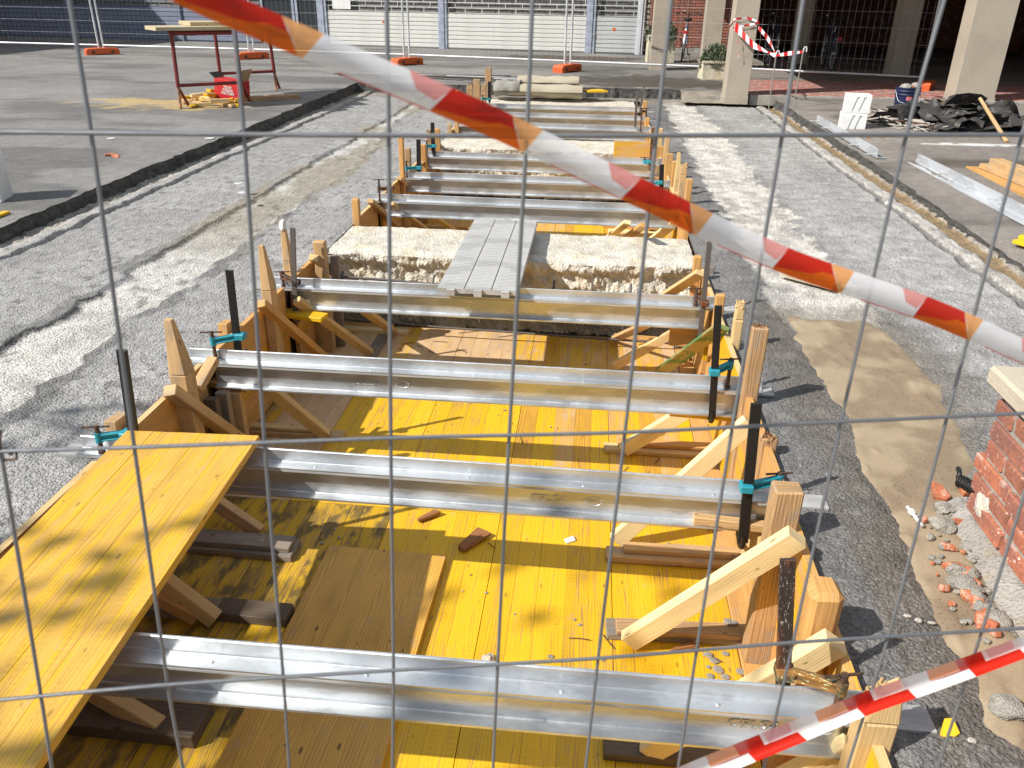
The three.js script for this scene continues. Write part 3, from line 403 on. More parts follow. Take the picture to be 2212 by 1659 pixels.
// ================================================================ STEEL BEAMS
const font = await new FontLoader().loadAsync('fonts/droid/droid_sans_bold.typeface.json');
const fontR = await new FontLoader().loadAsync('fonts/droid/droid_sans_regular.typeface.json');
const BEAMS = [-1.467, -2.415, -3.273, -4.331, -6.516, -7.46, -8.53, -10.73, -11.72, -12.64];
{
  const hw = 0.04, yb = -0.116, yt = 0, tf = 0.0075, tw = 0.003, r = 0.008, arc = (cz, cy, a0, a1) => lin(a0, a1, 5).map((a) => [cz + r * Math.cos(a), cy + r * Math.sin(a)]), PI = Math.PI;
  const low = [[-hw, yb], [hw, yb], [hw, yb + tf], [tw + r, yb + tf], ...arc(tw + r, yb + tf + r, -PI / 2, -PI).slice(1), ...arc(tw + r, yt - r, PI, PI / 2), [-tw - r, yt], ...arc(-tw - r, yt - r, PI / 2, 0).slice(1), ...arc(-tw - r, yb + tf + r, 0, -PI / 2), [-hw, yb + tf]];
  const flange = [[-hw, 0], [hw, 0], [hw, 0.0075], [-hw, 0.0075]];
  const ra = 0.005, ang = [[hw - 0.056, 0.0078], [hw - 0.001, 0.0078], [hw - 0.001, 0.0145], [hw - 0.048 + ra, 0.0148], ...lin(-PI / 2, -PI, 5).map((a) => [hw - 0.048 + ra + ra * Math.cos(a), 0.0148 + ra + ra * Math.sin(a)]), [hw - 0.048, 0.062], [hw - 0.051, 0.0645], [hw - 0.056, 0.0645]];
  BEAMS.forEach((zf, i) => {
    const lo = extr(low, 2.43 - 0.02 * (i % 2)), fl = extr(flange, 2.84 - 0.02 * (i % 3)), an = extr(ang, 2.62 + 0.015 * (i % 3));
    const b = thing('steel_beam', `galvanised steel beam with an angle bar on top, ${beamWords[i]} from the mesh fence${i === 1 ? ', raised lettering on its web' : i === 3 ? ', under the end of the walkway' : ''}`, 'steel beam', 'galvanised beams across the trench', [0, 0, zf - hw]);
    b.rotation.y = [0.004, -0.008, 0.003, 0, -0.01, 0.004, -0.004, -0.006, -0.003, 0][i];
    const l = part('web_and_lower_flange', lo, M.galv, b); l.position.x = -1.71; const f = part('top_flange', fl, M.galvDusty ??= std({ map: T.galvC, color: new THREE.Color(0.47, 0.465, 0.45), metalness: 0.15, roughness: 0.8 }), b); f.position.x = -1.93; const g = part('angle_bar', an, M.galv, b); g.position.x = i === 1 ? -1.86 : -1.83;
    const mark = { 0: [0.42], 1: [-0.155], 2: [-1.05], 4: [0.2] }[i];
    if (mark) {
      const tg = new TextGeometry('CELSA', { font: fontR, size: 0.026, depth: 0.0022, curveSegments: 3, bevelEnabled: true, bevelThickness: 0.0008, bevelSize: 0.0005, bevelSegments: 1 }); tg.computeBoundingBox(); tg.applyMatrix4(new THREE.Matrix4().makeShear(0, 0, 0.25, 0, 0, 0)); tg.scale(1.35, 1, 1); tg.translate(mark[0], -0.07, tw); part('rolled_lettering', tg, M.galv, b);
      const em = new TextGeometry('emc', { font: fontR, size: 0.015, depth: 0.0022, curveSegments: 3 }); em.translate(mark[0] + 0.215, -0.064, tw); part('rolled_lettering', em, M.galv, b);
      const ov = new THREE.TorusGeometry(0.018, 0.0014, 5, 28); ov.scale(1.7, 1, 1); ov.translate(mark[0] + 0.237, -0.058, tw + 0.0006); part('oval_mark', ov, M.galv, b);
    }
    if (i < 4) for (const x of [-0.9, -0.45, 0.0, 0.45]) { const d = new THREE.SphereGeometry(0.0065, 10, 6); d.scale(1, 0.35, 1); d.translate(x + rr(-0.08, 0.08), 0.0147, hw - 0.022); part('weld_spot', d, M.galv, b); }
  });
}

// ================================================================ WALKWAY: perforated steel deck
{
  const w = thing('steel_walkway', 'perforated galvanised steel walkway plank bridging the broken concrete and a steel beam', 'walkway');
  const x0 = -0.815, x1 = -0.355, z0 = -4.235, z1 = -5.76, y = 0.098, n = 3, pw = (x1 - x0) / n;
  for (let k = 0; k < n; k++) {
    const a = x0 + k * pw + 0.003, b = a + pw - 0.006, s = new THREE.Shape([new THREE.Vector2(a, z1), new THREE.Vector2(b, z1), new THREE.Vector2(b, z0), new THREE.Vector2(a, z0)]);
    for (let i = 0; i < 25; i++) for (let c = 0; c < 3; c++) { const h = new THREE.Path(); const cx = a + pw * (0.18 + 0.31 * c), cz = z0 - 0.045 - i * 0.06 - (c % 2) * 0.03; h.absellipse(cx, cz, 0.009, 0.009, 0, 6.283, true); if (cz > z1 + 0.02) s.holes.push(h); }
    const g = new THREE.ExtrudeGeometry(s, { depth: 0.003, bevelEnabled: false, curveSegments: 4 }); g.rotateX(Math.PI / 2); g.translate(0, y, 0); part('deck_channel', g, M.deck, w);
    const ribs = []; for (let i = 0; i < 24; i++) for (const d of [-1, 1]) { const cz = z0 - 0.075 - i * 0.06; ribs.push(rodG(V(a + pw * 0.5 - 0.045 * d, y + 0.0005, cz - 0.02), V(a + pw * 0.5 + 0.045 * d, y + 0.0005, cz + 0.02), 0.0011, 4)); } part('pressed_ribs', merge(ribs), M.deck, w);
    for (const x of [a, b]) part('channel_wall', boxG(x - 0.0015, x + 0.0015, y - 0.034, y - 0.004, z1, z0), M.deck, w);
    for (const [z, s2] of [[z0, 1], [z1, -1]]) part('hook', merge([boxG(a + pw * 0.36, a + pw * 0.66, y - 0.008, y - 0.001, Math.min(z, z + 0.03 * s2), Math.max(z, z + 0.03 * s2)), boxG(a + pw * 0.36, a + pw * 0.66, y - 0.036, y - 0.004, Math.min(z + 0.024 * s2, z + 0.03 * s2), Math.max(z + 0.024 * s2, z + 0.03 * s2))]), M.deck, w);
  }
  for (const z of [z0 + 0.001, z1 - 0.001]) part('end_plate', boxG(x0, x1, y - 0.03, y - 0.002, z - 0.0015, z + 0.0015), M.deck, w);
}

// ================================================================ FORMWORK TIMBER
const TS = 'trestle side', BS = 'brick wall side';
const near = (z) => { let b = 0, d = 99; BEAMS.forEach((q, i) => { if (Math.abs(q - z) < d) { d = Math.abs(q - z); b = i; } }); return b; };
// upright boards lining both sides
{
  const ends = [0.4, ...BEAMS.map((z) => z - 0.04)];
  const spans = [[0.4, -1.41], [-1.55, -2.36], [-2.5, -3.22], [-3.37, -4.28], [-4.43, -5.04], [-5.95, -6.46], [-6.62, -7.4], [-7.56, -8.47], [-8.62, -9.2], [-10.05, -10.67], [-10.83, -11.66], [-11.82, -12.58], [-12.75, -13.2]];
  const words = ['before the first steel beam', 'between the first and second beams', 'between the second and third beams', 'between the third and fourth beams', 'between the fourth beam and the walkway', 'before the fifth steel beam', 'between the fifth and sixth beams', 'between the sixth and seventh beams', 'beyond the seventh steel beam', 'before the eighth steel beam', 'between the eighth and ninth beams', 'between the ninth and tenth beams', 'beyond the tenth steel beam'];
  spans.forEach(([a, b0], i) => { for (const [x, sd, ms] of [[-1.735, TS, [M.orange, M.tan, M.orange]], [0.742, BS, [M.yelB, M.yelW, M.yel, M.orange]]]) {  // trestle side boards: shade on their inner faces is put into the orange colour
    const b = b0;
    const p = panel(`${x < 0 ? 'orange' : 'yellow'} board on edge along the ${sd} ${words[i]}`, 'shuttering board', 'boards standing along the trench sides', a - b, 0.555 + rr(-0.012, 0.012), 0.027, ms, 3, { name: 'side_board' });
    p.quaternion.setFromRotationMatrix(new THREE.Matrix4().makeBasis(V(0, 0, -1), V(-1, 0, 0), V(0, 1, 0))); p.position.set(x + 0.0135, FLOOR + 0.303, (a + b) / 2); p.rotateX(rr(-0.01, 0.01));
    const tg = bar(a - b, 0.0015, 0.0265, 0.0005); const top = part('top_edge', tg, M.pine, p); top.rotation.x = Math.PI / 2; top.position.set(0, 0.0135, 0.279 + 0.002);
  } });
}
const tipEnd = (kind, w) => (p, sx) => { if (sx > 0) { if (kind === 'point') { p.y *= 0.32; p.z = p.z * 0.45 - w * 0.2; } else if (kind === 'ragged') { p.y = p.y * 0.75; p.x += p.z * 0.5 + rr(-0.008, 0.008); p.z *= 0.8; } else if (kind === 'chamfer') { p.y *= 0.85; p.z *= 0.85; } } };
// uprights: pixel of the top, the side they stand against, widths (along x, along z)
function stake(px, py, x, w, d, mat, kind, label, lean = 0, base = FLOOR, mat2) {
  const t = gx(px, py, x); const a = V(t.x - lean, base, t.z), b = t, L = a.distanceTo(b);
  const th = thing('timber_stake', label, 'stake', 'timber stakes along the trench');
  // shaft in two lengths so that a pointed end stays short
  const cutL = kind === 'point' ? Math.min(0.24, L * 0.4) : kind === 'ragged' ? 0.08 : 0;
  const dir = V().subVectors(b, a).normalize(), mid = b.clone().addScaledVector(-cutL ? dir : dir, -cutL);
  place(part('shaft', bar(a.distanceTo(mid), d, w, 0.005, 0.0025), mat, th), a, mid, TOCAM);
  if (cutL) { const g = bar(cutL, d, w, 0.005, 0.001, tipEnd(kind, w)); place(part(kind === 'point' ? 'pointed_end' : 'split_end', g, mat2 ?? mat, th), mid, b, TOCAM); }
  if (kind === 'ragged' || kind === 'frayed') { const s = []; for (let i = 0; i < 16; i++) { const o = V(rr(-w, w) * 0.42, 0, rr(-d, d) * 0.42).add(b); s.push(rodG(o.clone().setY(b.y - 0.02), o.clone().add(V(rr(-0.014, 0.014), rr(0.0, 0.014), rr(-0.008, 0.008))), 0.008, 4, 0.003)); } part('splinters', merge(s), kind === 'frayed' ? M.bark : mat, th); }
  return th;
}
[ // brick wall side
  [1911, 1489, 0.735, 0.085, 0.06, M.pine, 'ragged', 'wide split stake in front of the first steel beam, crossed by the twisted lower tape'],
  [1703, 1052, 0.69, 0.09, 0.075, M.rough, 'chamfer', 'thick squared stake with cracked end grain in front of the second steel beam'],
  [1661, 942, 0.745, 0.06, 0.05, M.rough, 'frayed', 'rough short stake just behind the second steel beam beside the teal clamp'],
  [1642, 706, 0.745, 0.068, 0.05, M.rough, 'frayed', 'tall stake with a frayed brown head in front of the third steel beam'],
  [1600, 655, 0.775, 0.045, 0.05, M.pine, 'ragged', 'narrow stake with a splintered head just behind the third steel beam'],
  [1557, 636, 0.745, 0.05, 0.04, M.orange, '', 'orange square stake beside the black clamp between the third and fourth steel beams'],
  [1508, 553, 0.69, 0.05, 0.045, M.orange, '', 'orange square stake standing in front of the walkway cross beam face'],
  [1526, 574, 0.77, 0.10, 0.04, M.grey, '', 'short brown stained block behind the rusty clamp of the fourth steel beam'],
  [1478, 478, 0.77, 0.05, 0.05, M.orange, '', 'short orange stake just beyond the walkway cross beam on the bucket side'],
  [1462, 415, 0.74, 0.06, 0.05, M.pineB, '', 'reddish grained stake at the fifth steel beam'],
  [1426, 315, 0.73, 0.10, 0.045, M.orange, '', 'wide orange stake at the seventh steel beam on the bucket side'],
  [1447, 331, 0.745, 0.07, 0.05, M.orange, '', 'flat orange stake next to the black clamp of the sixth steel beam'],
  [1458, 348, 0.75, 0.04, 0.05, M.orange, '', 'thin orange stake next to the pointed one by the sixth steel beam'],
  [1470, 329, 0.77, 0.06, 0.055, M.pine, 'point', 'pointed light stake between the fifth and sixth steel beams on the bucket side'],
  [1478, 356, 0.775, 0.06, 0.05, M.pineB, 'ragged', 'splintered stake beside the pointed light stake'],
  [1490, 387, 0.79, 0.05, 0.05, M.orange, '', 'square topped stake outermost at the fifth steel beam on the bucket side'],
  [1442, 297, 0.75, 0.05, 0.045, M.pineB, '', 'tall thin stake beyond the seventh steel beam on the bucket side'],
  [1428, 277, 0.75, 0.05, 0.045, M.pine, '', 'stake at the second cross beam on the bucket side'],
  [1394, 218, 0.72, 0.06, 0.045, M.orange, '', 'small stake at the tenth steel beam on the bucket side'],
  [1399, 254, 0.72, 0.06, 0.045, M.orange, '', 'small stake at the eighth steel beam on the bucket side'],
  // trestle side
  [372, 690, -1.69, 0.075, 0.085, M.pineB, 'point', 'broad pointed stake in front of the third steel beam, a brace nailed at its foot'],
  [569, 530, -1.69, 0.06, 0.08, M.pineB, 'point', 'broad pointed stake in front of the fourth steel beam'],
  [613, 476, -1.79, 0.05, 0.06, M.pineB, 'point', 'pointed stake with a white painted tip behind the fourth steel beam', 0, -0.25],
  [690, 520, -1.64, 0.075, 0.055, M.pineB, '', 'square stake with a knot in front of the walkway cross beam'],
  [716, 552, -1.60, 0.09, 0.03, M.grey, '', 'dark grey upright board against the walkway cross beam face'],
  [768, 429, -1.73, 0.055, 0.05, M.orange, '', 'orange square stake just beyond the walkway cross beam on the trestle side'],
  [866, 296, -1.70, 0.04, 0.05, M.orange, '', 'tall thin orange stake between the fifth and sixth steel beams'],
  [881, 320, -1.74, 0.05, 0.05, M.rough, 'chamfer', 'weathered stake at the sixth steel beam beside the black clamp'],
  [914, 312, -1.64, 0.06, 0.05, M.orange, '', 'orange stake on the near side of the seventh steel beam'],
  [927, 282, -1.72, 0.05, 0.05, M.rough, 'ragged', 'spotted rough stake at the seventh steel beam'],
  [945, 278, -1.66, 0.06, 0.05, M.orange, '', 'orange stake beyond the seventh steel beam on the trestle side'],
  [971, 267, -1.72, 0.05, 0.045, M.rough, '', 'small grey stake before the eighth steel beam'],
  [986, 263, -1.68, 0.06, 0.045, M.pineB, '', 'small brown stake before the eighth steel beam'],
  [987, 194, -1.85, 0.06, 0.05, M.rough, '', 'tall weathered stake at the eighth steel beam on the trestle side', 0, -0.3],
  [1015, 181, -1.76, 0.09, 0.05, M.rough, 'ragged', 'wide weathered stake at the ninth steel beam'],
  [1030, 171, -1.72, 0.10, 0.06, M.rough, '', 'thick weathered stake before the tenth steel beam'],
  [1045, 184, -1.66, 0.08, 0.05, M.rough, 'ragged', 'weathered stake beside the teal clamp of the tenth steel beam'],
  [1055, 146, -1.72, 0.10, 0.06, M.rough, '', 'tallest weathered stake at the far end of the trench'],
].forEach((s) => stake(...s));
{ const t = gx(613, 478, -1.79); const g = lump(0.026, 3, 0.75, 1.3, 0.8); g.translate(t.x - 0.008, t.y - 0.022, t.z); const st = scene.children.filter((o) => o.name.startsWith('timber_stake')).find((o) => o.userData.label.includes('white painted')); part('white_paint', g, M.white, st); }
single('timber_block', 'fat short block with plaster smears beside the rusty clamp, brick wall side', 'timber block', null, (() => { const t = gx(1783, 1262, 0.685); const g = bar(0.66, 0.088, 0.1, 0.018, 0.003); g.rotateZ(Math.PI / 2); g.translate(t.x, t.y - 0.33, t.z); return g; })(), M.orange);
{ const a = gx(462, 775, -1.66), b = gx(428, 838, -1.68); timber('timber_block', 'short squared offcut leaning at the end of the third steel beam', 'timber block', null, b, a, 0.05, 0.04, M.pineB, V(1, 0, 0)); }
timber('timber_block', 'sunlit squared block beside the black clamp bar between the second and third steel beams', 'timber block', null, gx(488, 740, -1.78).setY(-0.2), gx(488, 695, -1.78), 0.09, 0.05, M.orange, TOCAM);
timber('timber_block', 'sawn block beside the teal clamp before the ramp panel', 'timber block', null, gx(252, 935, -1.80).setY(-0.2), gx(252, 900, -1.80), 0.1, 0.05, M.pineB, TOCAM);

// braces: upper end on a side plane, lower end on the floor
function brace(u, x, l, w, th, mat, label, yl = FLOOR + 0.03) { const a = gx(u[0], u[1], x), b = gy(l[0], l[1], yl); return timber('timber_brace', label, 'brace', 'diagonal timber braces', a, b, th, w, mat, TOCAM); }
[
  [[1722, 1158], 0.70, [1358, 1384], 0.075, 0.045, M.fresh, 'pale fresh brace from the thick squared stake to the floor past the rusty clamp'],
  [[1806, 1385], 0.71, [1400, 1622], 0.075, 0.045, M.fresh, 'pale fresh brace passing behind the first steel beam at the fat block'],
  [[1852, 1608], 0.74, [1640, 1710], 0.075, 0.04, M.fresh, 'pale brace end beside the wide split stake'],
  [[1620, 912], 0.70, [1330, 1168], 0.072, 0.04, M.fresh, 'long pale brace from behind the black clamp down under the second steel beam'],
  [[1520, 866], 0.62, [1346, 972], 0.07, 0.04, M.fresh, 'brace below the yellow support block of the third steel beam'],
  [[1561, 706], 0.71, [1428, 802], 0.075, 0.022, M.green, 'brace with green painted face behind the third steel beam'],
  [[1490, 700], 0.66, [1325, 792], 0.055, 0.03, M.pine, 'orange toned brace between the third and fourth steel beams'],
  [[1398, 700], 0.4, [1326, 733], 0.05, 0.03, M.pineB, 'short loose brace end just beyond the fourth steel beam'],
  [[1514, 590], 0.68, [1385, 672], 0.065, 0.03, M.pine, 'brace crossing the walkway cross beam face'],
  [[1458, 481], 0.71, [1385, 538], 0.07, 0.035, M.fresh, 'pale brace just beyond the walkway cross beam near the reddish stake'],
  [[1392, 487], 0.4, [1330, 530], 0.06, 0.03, M.orange, 'dark brace lying beyond the walkway cross beam'],
  [[1356, 480], 0.3, [1300, 525], 0.055, 0.03, M.fresh, 'pale brace beyond the walkway cross beam lying on the floor batten'],
  [[1436, 398], 0.7, [1380, 440], 0.06, 0.03, M.fresh, 'pale brace under the fifth steel beam on the bucket side'],
  [[1400, 328], 0.66, [1350, 358], 0.06, 0.03, M.pine, 'brace before the yellow board at the second cross beam'],
  // trestle side
  [[366, 842], -1.69, [566, 985], 0.06, 0.05, M.pineB, 'brace from the broad pointed stake down past the end of the ramp panel'],
  [[563, 655], -1.69, [720, 790], 0.05, 0.045, M.orange, 'orange brace from the pointed stake of the fourth steel beam'],
  [[520, 790], -1.64, [705, 940], 0.06, 0.045, M.pine, 'brace with a lit end on the batten between the second and third steel beams'],
  [[677, 556], -1.67, [760, 626], 0.055, 0.045, M.pine, 'brace from the knotty square stake toward the fourth steel beam'],
  [[640, 648], -1.66, [800, 763], 0.055, 0.04, M.pine, 'brace under the fourth steel beam ending on the floor'],
  [[745, 640], -1.4, [850, 717], 0.055, 0.035, M.pine, 'brace ending on a pale floor batten before the walkway cross beam'],
  [[800, 434], -1.68, [880, 510], 0.05, 0.035, M.pineB, 'brace at the orange stake beyond the walkway cross beam on the trestle side'],
  [[845, 440], -1.6, [930, 503], 0.05, 0.03, M.pine, 'second brace beyond the walkway cross beam on the trestle side'],
  [[905, 447], -1.4, [985, 500], 0.05, 0.03, M.pine, 'third brace beyond the walkway cross beam on the trestle side'],
  [[862, 385], -1.68, [915, 437], 0.05, 0.03, M.pineB, 'brace at the foot of the tall thin orange stake'],
  [[910, 350], -1.65, [945, 388], 0.05, 0.03, M.pineB, 'brace at the seventh steel beam on the trestle side'],
  [[941, 305], -1.68, [975, 341], 0.05, 0.03, M.pineB, 'brace at the second cross beam on the trestle side'],
  [[400, 1040], -1.66, [562, 1150], 0.06, 0.045, M.pineB, 'shaded brace running out from under the ramp panel below the second steel beam'],
  [[250, 1176], -1.64, [466, 1338], 0.06, 0.05, M.pine, 'brace with a bright top running from under the ramp onto the grey battens'],
  [[228, 1226], -1.66, [426, 1336], 0.05, 0.04, M.orange, 'thin brace beside the bright topped one under the ramp'],
  [[140, 1455], -1.60, [345, 1572], 0.06, 0.05, M.pine, 'brace below the first steel beam in the shade of the ramp'],
].forEach((b) => brace(...b));
// battens on the floor
function batten(l, r, w, th, mat, label, up = 0, x1) { const y = FLOOR + th / 2 + up; const a = gy(l[0], l[1], y), b = gy(r[0], r[1], y); if (x1 !== undefined) { const k = (x1 - a.x) / (b.x - a.x); b.lerpVectors(a.clone(), b.clone(), k); b.y = y; } b.z = lerp(a.z, b.z, 1); return timber('floor_batten', label, 'batten', 'battens on the trench floor', a, b, th, w, mat); }
[
  [[1309, 1358], [1622, 1372], 0.085, 0.03, M.grey, 'greyish lower batten under the long fresh brace, brick wall side'], [[1330, 1352], [1624, 1366], 0.07, 0.022, M.rough, 'upper batten with mortar crumbs under the long fresh brace', 0.03],
  [[1304, 1612], [1600, 1640], 0.08, 0.035, M.dark, 'dark batten below the first steel beam, brick wall side'],
  [[1309, 1196], [1592, 1215], 0.08, 0.028, M.pineB, 'lower batten below the second steel beam, brick wall side'], [[1347, 1182], [1600, 1196], 0.06, 0.022, M.pineB, 'upper batten with nail holes below the second steel beam', 0.028],
  [[1304, 966], [1545, 982], 0.075, 0.025, M.pine, 'lower batten under the yellow support block brace'], [[1334, 955], [1540, 966], 0.055, 0.022, M.orange, 'upper batten under the yellow support block brace', 0.025],
  [[1287, 876], [1445, 884], 0.05, 0.025, M.pineB, 'thin batten just behind the third steel beam, brick wall side'], [[1326, 726], [1460, 738], 0.05, 0.03, M.orange, 'stained batten behind the fourth steel beam, brick wall side'],
  [[1314, 498], [1455, 508], 0.06, 0.03, M.fresh, 'pale batten beyond the walkway cross beam, bucket side'], [[1300, 486], [1440, 494], 0.05, 0.03, M.orange, 'second batten beyond the walkway cross beam, bucket side'],
  [[400, 1168], [640, 1190], 0.12, 0.03, M.grey, 'lower grey batten of the pair below the second steel beam, trestle side'], [[400, 1158], [632, 1176], 0.09, 0.025, M.grey, 'upper grey batten of the pair below the second steel beam, trestle side', 0.03],
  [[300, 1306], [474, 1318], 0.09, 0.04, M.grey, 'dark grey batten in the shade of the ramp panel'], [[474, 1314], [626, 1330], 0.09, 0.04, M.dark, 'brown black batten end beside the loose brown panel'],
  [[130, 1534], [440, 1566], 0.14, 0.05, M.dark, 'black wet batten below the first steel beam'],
  [[512, 926], [742, 942], 0.075, 0.028, M.pineB, 'lower batten between the second and third steel beams, trestle side'], [[512, 917], [712, 930], 0.05, 0.02, M.pine, 'upper batten between the second and third steel beams, trestle side', 0.028],
  [[660, 840], [808, 848], 0.05, 0.028, M.orange, 'reddish batten just behind the third steel beam, trestle side'], [[724, 708], [882, 718], 0.06, 0.028, M.fresh, 'pale batten before the walkway cross beam, trestle side'], [[720, 700], [850, 706], 0.05, 0.025, M.orange, 'orange batten behind the pale one before the walkway cross beam'],
  [[870, 488], [1010, 492], 0.06, 0.03, M.orange, 'orange batten beyond the walkway cross beam, trestle side'],
].forEach((b) => batten(...b));
// short uprights on the boards between second and third beams
for (const [x, y, yb, m, l] of [[480, 846, 930, M.grey, 'grey upright cleat under the end of the third steel beam'], [508, 846, 925, M.pineB, 'brown upright cleat beside the grey one under the third steel beam'], [455, 860, 930, M.dark, 'dark upright cleat against the trestle side board']]) { const a = gx(x, y, -1.66 + (x - 455) * 0.0008); timber('timber_cleat', l, 'cleat', 'upright cleats on the trench boards', V(a.x, FLOOR, a.z), a, 0.04, 0.06, m, TOCAM); }
// packing blocks carrying or lying on the beams
const pack = (l, r, y, h, w, mat, label) => timber('packing_block', label, 'packing block', null, gy(l[0], l[1], y), gy(r[0], r[1], y), h, w, mat);
pack([1446, 884], [1586, 896], -0.132, 0.027, 0.09, M.yel, 'yellow edged packing board under the brick wall side end of the third steel beam');
pack([1499, 1120], [1666, 1140], -0.09, 0.035, 0.036, M.pineB, 'splintered packing strip lying on the lower flange of the second steel beam');
pack([462, 820], [548, 834], -0.134, 0.027, 0.11, M.yelW, 'yellow chipped packing board under the trestle side end of the third steel beam');
pack([606, 675], [702, 687], -0.132, 0.027, 0.09, M.yelB, 'yellow packing board under the trestle side end of the fourth steel beam');
pack([1446, 722], [1520, 730], -0.2, 0.12, 0.05, M.orange, 'orange packing block under the brick wall side end of the fourth steel beam');
pack([1612, 1160], [1668, 1190], -0.19, 0.12, 0.06, M.pine, 'split wedge with wet concrete crumbs below the end of the second steel beam');

// loose yellow board standing at second cross beam
timber('yellow_board', 'yellow board standing against the broken face of the second cross beam', 'board', null, gz(1325, 333, -9.19).setY(-0.02), gz(1404, 336, -9.19).setY(-0.02), 0.3, 0.027, M.yelW);

// ================================================================ BAR CLAMPS
function clampTool(top, foot, z, mats, armL, armR, screwTop, zs, label, w = 0.032, hookDir = -1) {
  const c = thing('bar_clamp', label, 'clamp', 'bar clamps holding the beams'); const [barM, armM, scM] = mats;
  const a = gz(top[0], top[1], z), b = gz(foot[0], foot[1], z), dir = V().subVectors(a, b).normalize();
  place(part('bar', bar(a.distanceTo(b), 0.011, w, 0.0015, 0.0004), barM, c), b, a, TOCAM);
  const hookEnd = b.clone().add(V(0, -0.005, hookDir * 0.085));
  part('hook', (() => { const g = tubeG([b.clone().addScaledVector(dir, 0.03), b.clone().add(V(0, -0.015, 0.002)), b.clone().add(V(0, -0.03, hookDir * 0.03)), hookEnd], 0.011, 8, 14); return g; })(), barM, c);
  const p = gz(armL[0], armL[1], z), q = gz(armR[0], armR[1], zs); // sliding arm from bar to screw
  const along = V().subVectors(q, p).normalize(); const s = p.clone().addScaledVector(along, -0.02);
  const ag = [bar(p.distanceTo(q) + 0.02, 0.009, 0.022, 0.002), bar(p.distanceTo(q) + 0.02, 0.007, 0.024, 0.002), bar(p.distanceTo(q) + 0.02, 0.026, 0.007, 0.002)]; ag[0].translate(0, 0.011, 0); ag[1].translate(0, -0.011, 0);
  place(part('sliding_arm', merge(ag), armM, c), s, q, UP);
  const slot = bar(0.045, 0.03, w + 0.012, 0.004); place(part('slide', slot, armM, c), p.clone().addScaledVector(dir, 0).add(V(-0.0225, 0, 0)), p.clone().add(V(0.0225, 0, 0)), UP);
  const hub = rodG(q.clone().add(V(0, -0.02, 0)), q.clone().add(V(0, 0.02, 0)), 0.014, 10); part('hub', hub, armM, c);
  const st = q.clone().add(V(0, screwTop, 0)), sb = q.clone().setY(0.017); if (sb.y > q.y - 0.03) sb.y = q.y - 0.03;
  const scr = part('screw', rodG(sb, st, 0.008, 8), scM, c); const rings = []; for (let y = sb.y + 0.006; y < st.y; y += 0.007) { const t = new THREE.TorusGeometry(0.0082, 0.0018, 4, 8); t.rotateX(Math.PI / 2); t.translate(q.x, y, q.z); rings.push(t); } part('thread', merge(rings), scM, c);
  part('pressure_foot', rodG(sb.clone().add(V(0, -0.002, 0)), sb.clone().add(V(0, 0.008, 0)), 0.014, 10), scM, c);
  part('tommy_bar', rodG(st.clone().add(V(-0.05, -0.004, 0.012)), st.clone().add(V(0.045, -0.006, -0.012)), 0.004, 6), scM, c);
  return c;
}
const RU = [M.rust, M.olive, M.rust], TE = [M.black, M.teal, M.rust], RR = [M.rebar, M.rust, M.rust];
clampTool([1702, 1207], [1688, 1560], -1.535, RU, [1695, 1452], [1818, 1486], 0.045, -1.46, 'rusty clamp with a green flecked arm on the first steel beam', 0.036);
clampTool([1634, 871], [1604, 1172], -2.40, TE, [1612, 1052], [1683, 1036], 0.03, -2.46, 'black clamp with a teal arm on the second steel beam by the thick squared stake', 0.036);
clampTool([1552, 660], [1538, 902], -3.255, TE, [1543, 803], [1578, 787], 0.03, -3.31, 'black clamp with a teal arm on the third steel beam, brick wall side', 0.032);
clampTool([1533, 521], [1511, 738], -4.315, RR, [1522, 655], [1504, 640], 0.05, -4.36, 'thin brown rusty clamp on the fourth steel beam, brick wall side', 0.028);
clampTool([632, 492], [638, 690], -4.315, RR, [640, 610], [610, 596], 0.03, -4.36, 'grey rusty clamp hooked under the fourth steel beam, trestle side', 0.03);
clampTool([495, 583], [516, 770], -3.34, TE, [520, 726], [460, 737], 0.05, -3.30, 'black clamp with a teal arm on the third steel beam, trestle side', 0.036);
clampTool([263, 755], [296, 990], -2.48, TE, [276, 938], [213, 945], 0.05, -2.45, 'black clamp with a teal arm on the second steel beam behind the ramp panel', 0.04);
clampTool([904, 301], [905, 372], -7.52, TE, [906, 362], [878, 364], 0.07, -7.48, 'black clamp with a teal arm on the sixth steel beam, trestle side', 0.04);
clampTool([934, 265], [937, 332], -8.56, TE, [938, 315], [922, 316], 0.06, -8.54, 'black clamp with a teal arm on the seventh steel beam, trestle side', 0.04);
clampTool([841, 395], [843, 440], -6.54, RR, [845, 407], [819, 408], 0.08, -6.53, 'brown clamp with a long screw on the fifth steel beam, trestle side', 0.03);
clampTool([1430, 355], [1428, 420], -7.44, TE, [1426, 394], [1408, 398], 0.05, -7.46, 'black clamp on the sixth steel beam, bucket side', 0.04);
clampTool([1411, 275], [1405, 362], -8.51, [M.rust, M.teal, M.rust], [1403, 350], [1392, 350], 0.05, -8.55, 'dark brown clamp on the seventh steel beam, bucket side', 0.035);
clampTool([1377, 197], [1372, 268], -10.71, RR, [1376, 246], [1386, 246], 0.07, -10.72, 'grey rusty clamp on the eighth steel beam', 0.03);
clampTool([1391, 187], [1382, 246], -11.70, RR, [1386, 240], [1396, 241], 0.05, -11.71, 'slanting rusty clamp on the ninth steel beam', 0.025);
clampTool([1057, 176], [1057, 218], -12.7, TE, [1056, 214], [1042, 213], 0.05, -12.66, 'black clamp with a teal arm on the tenth steel beam', 0.045);

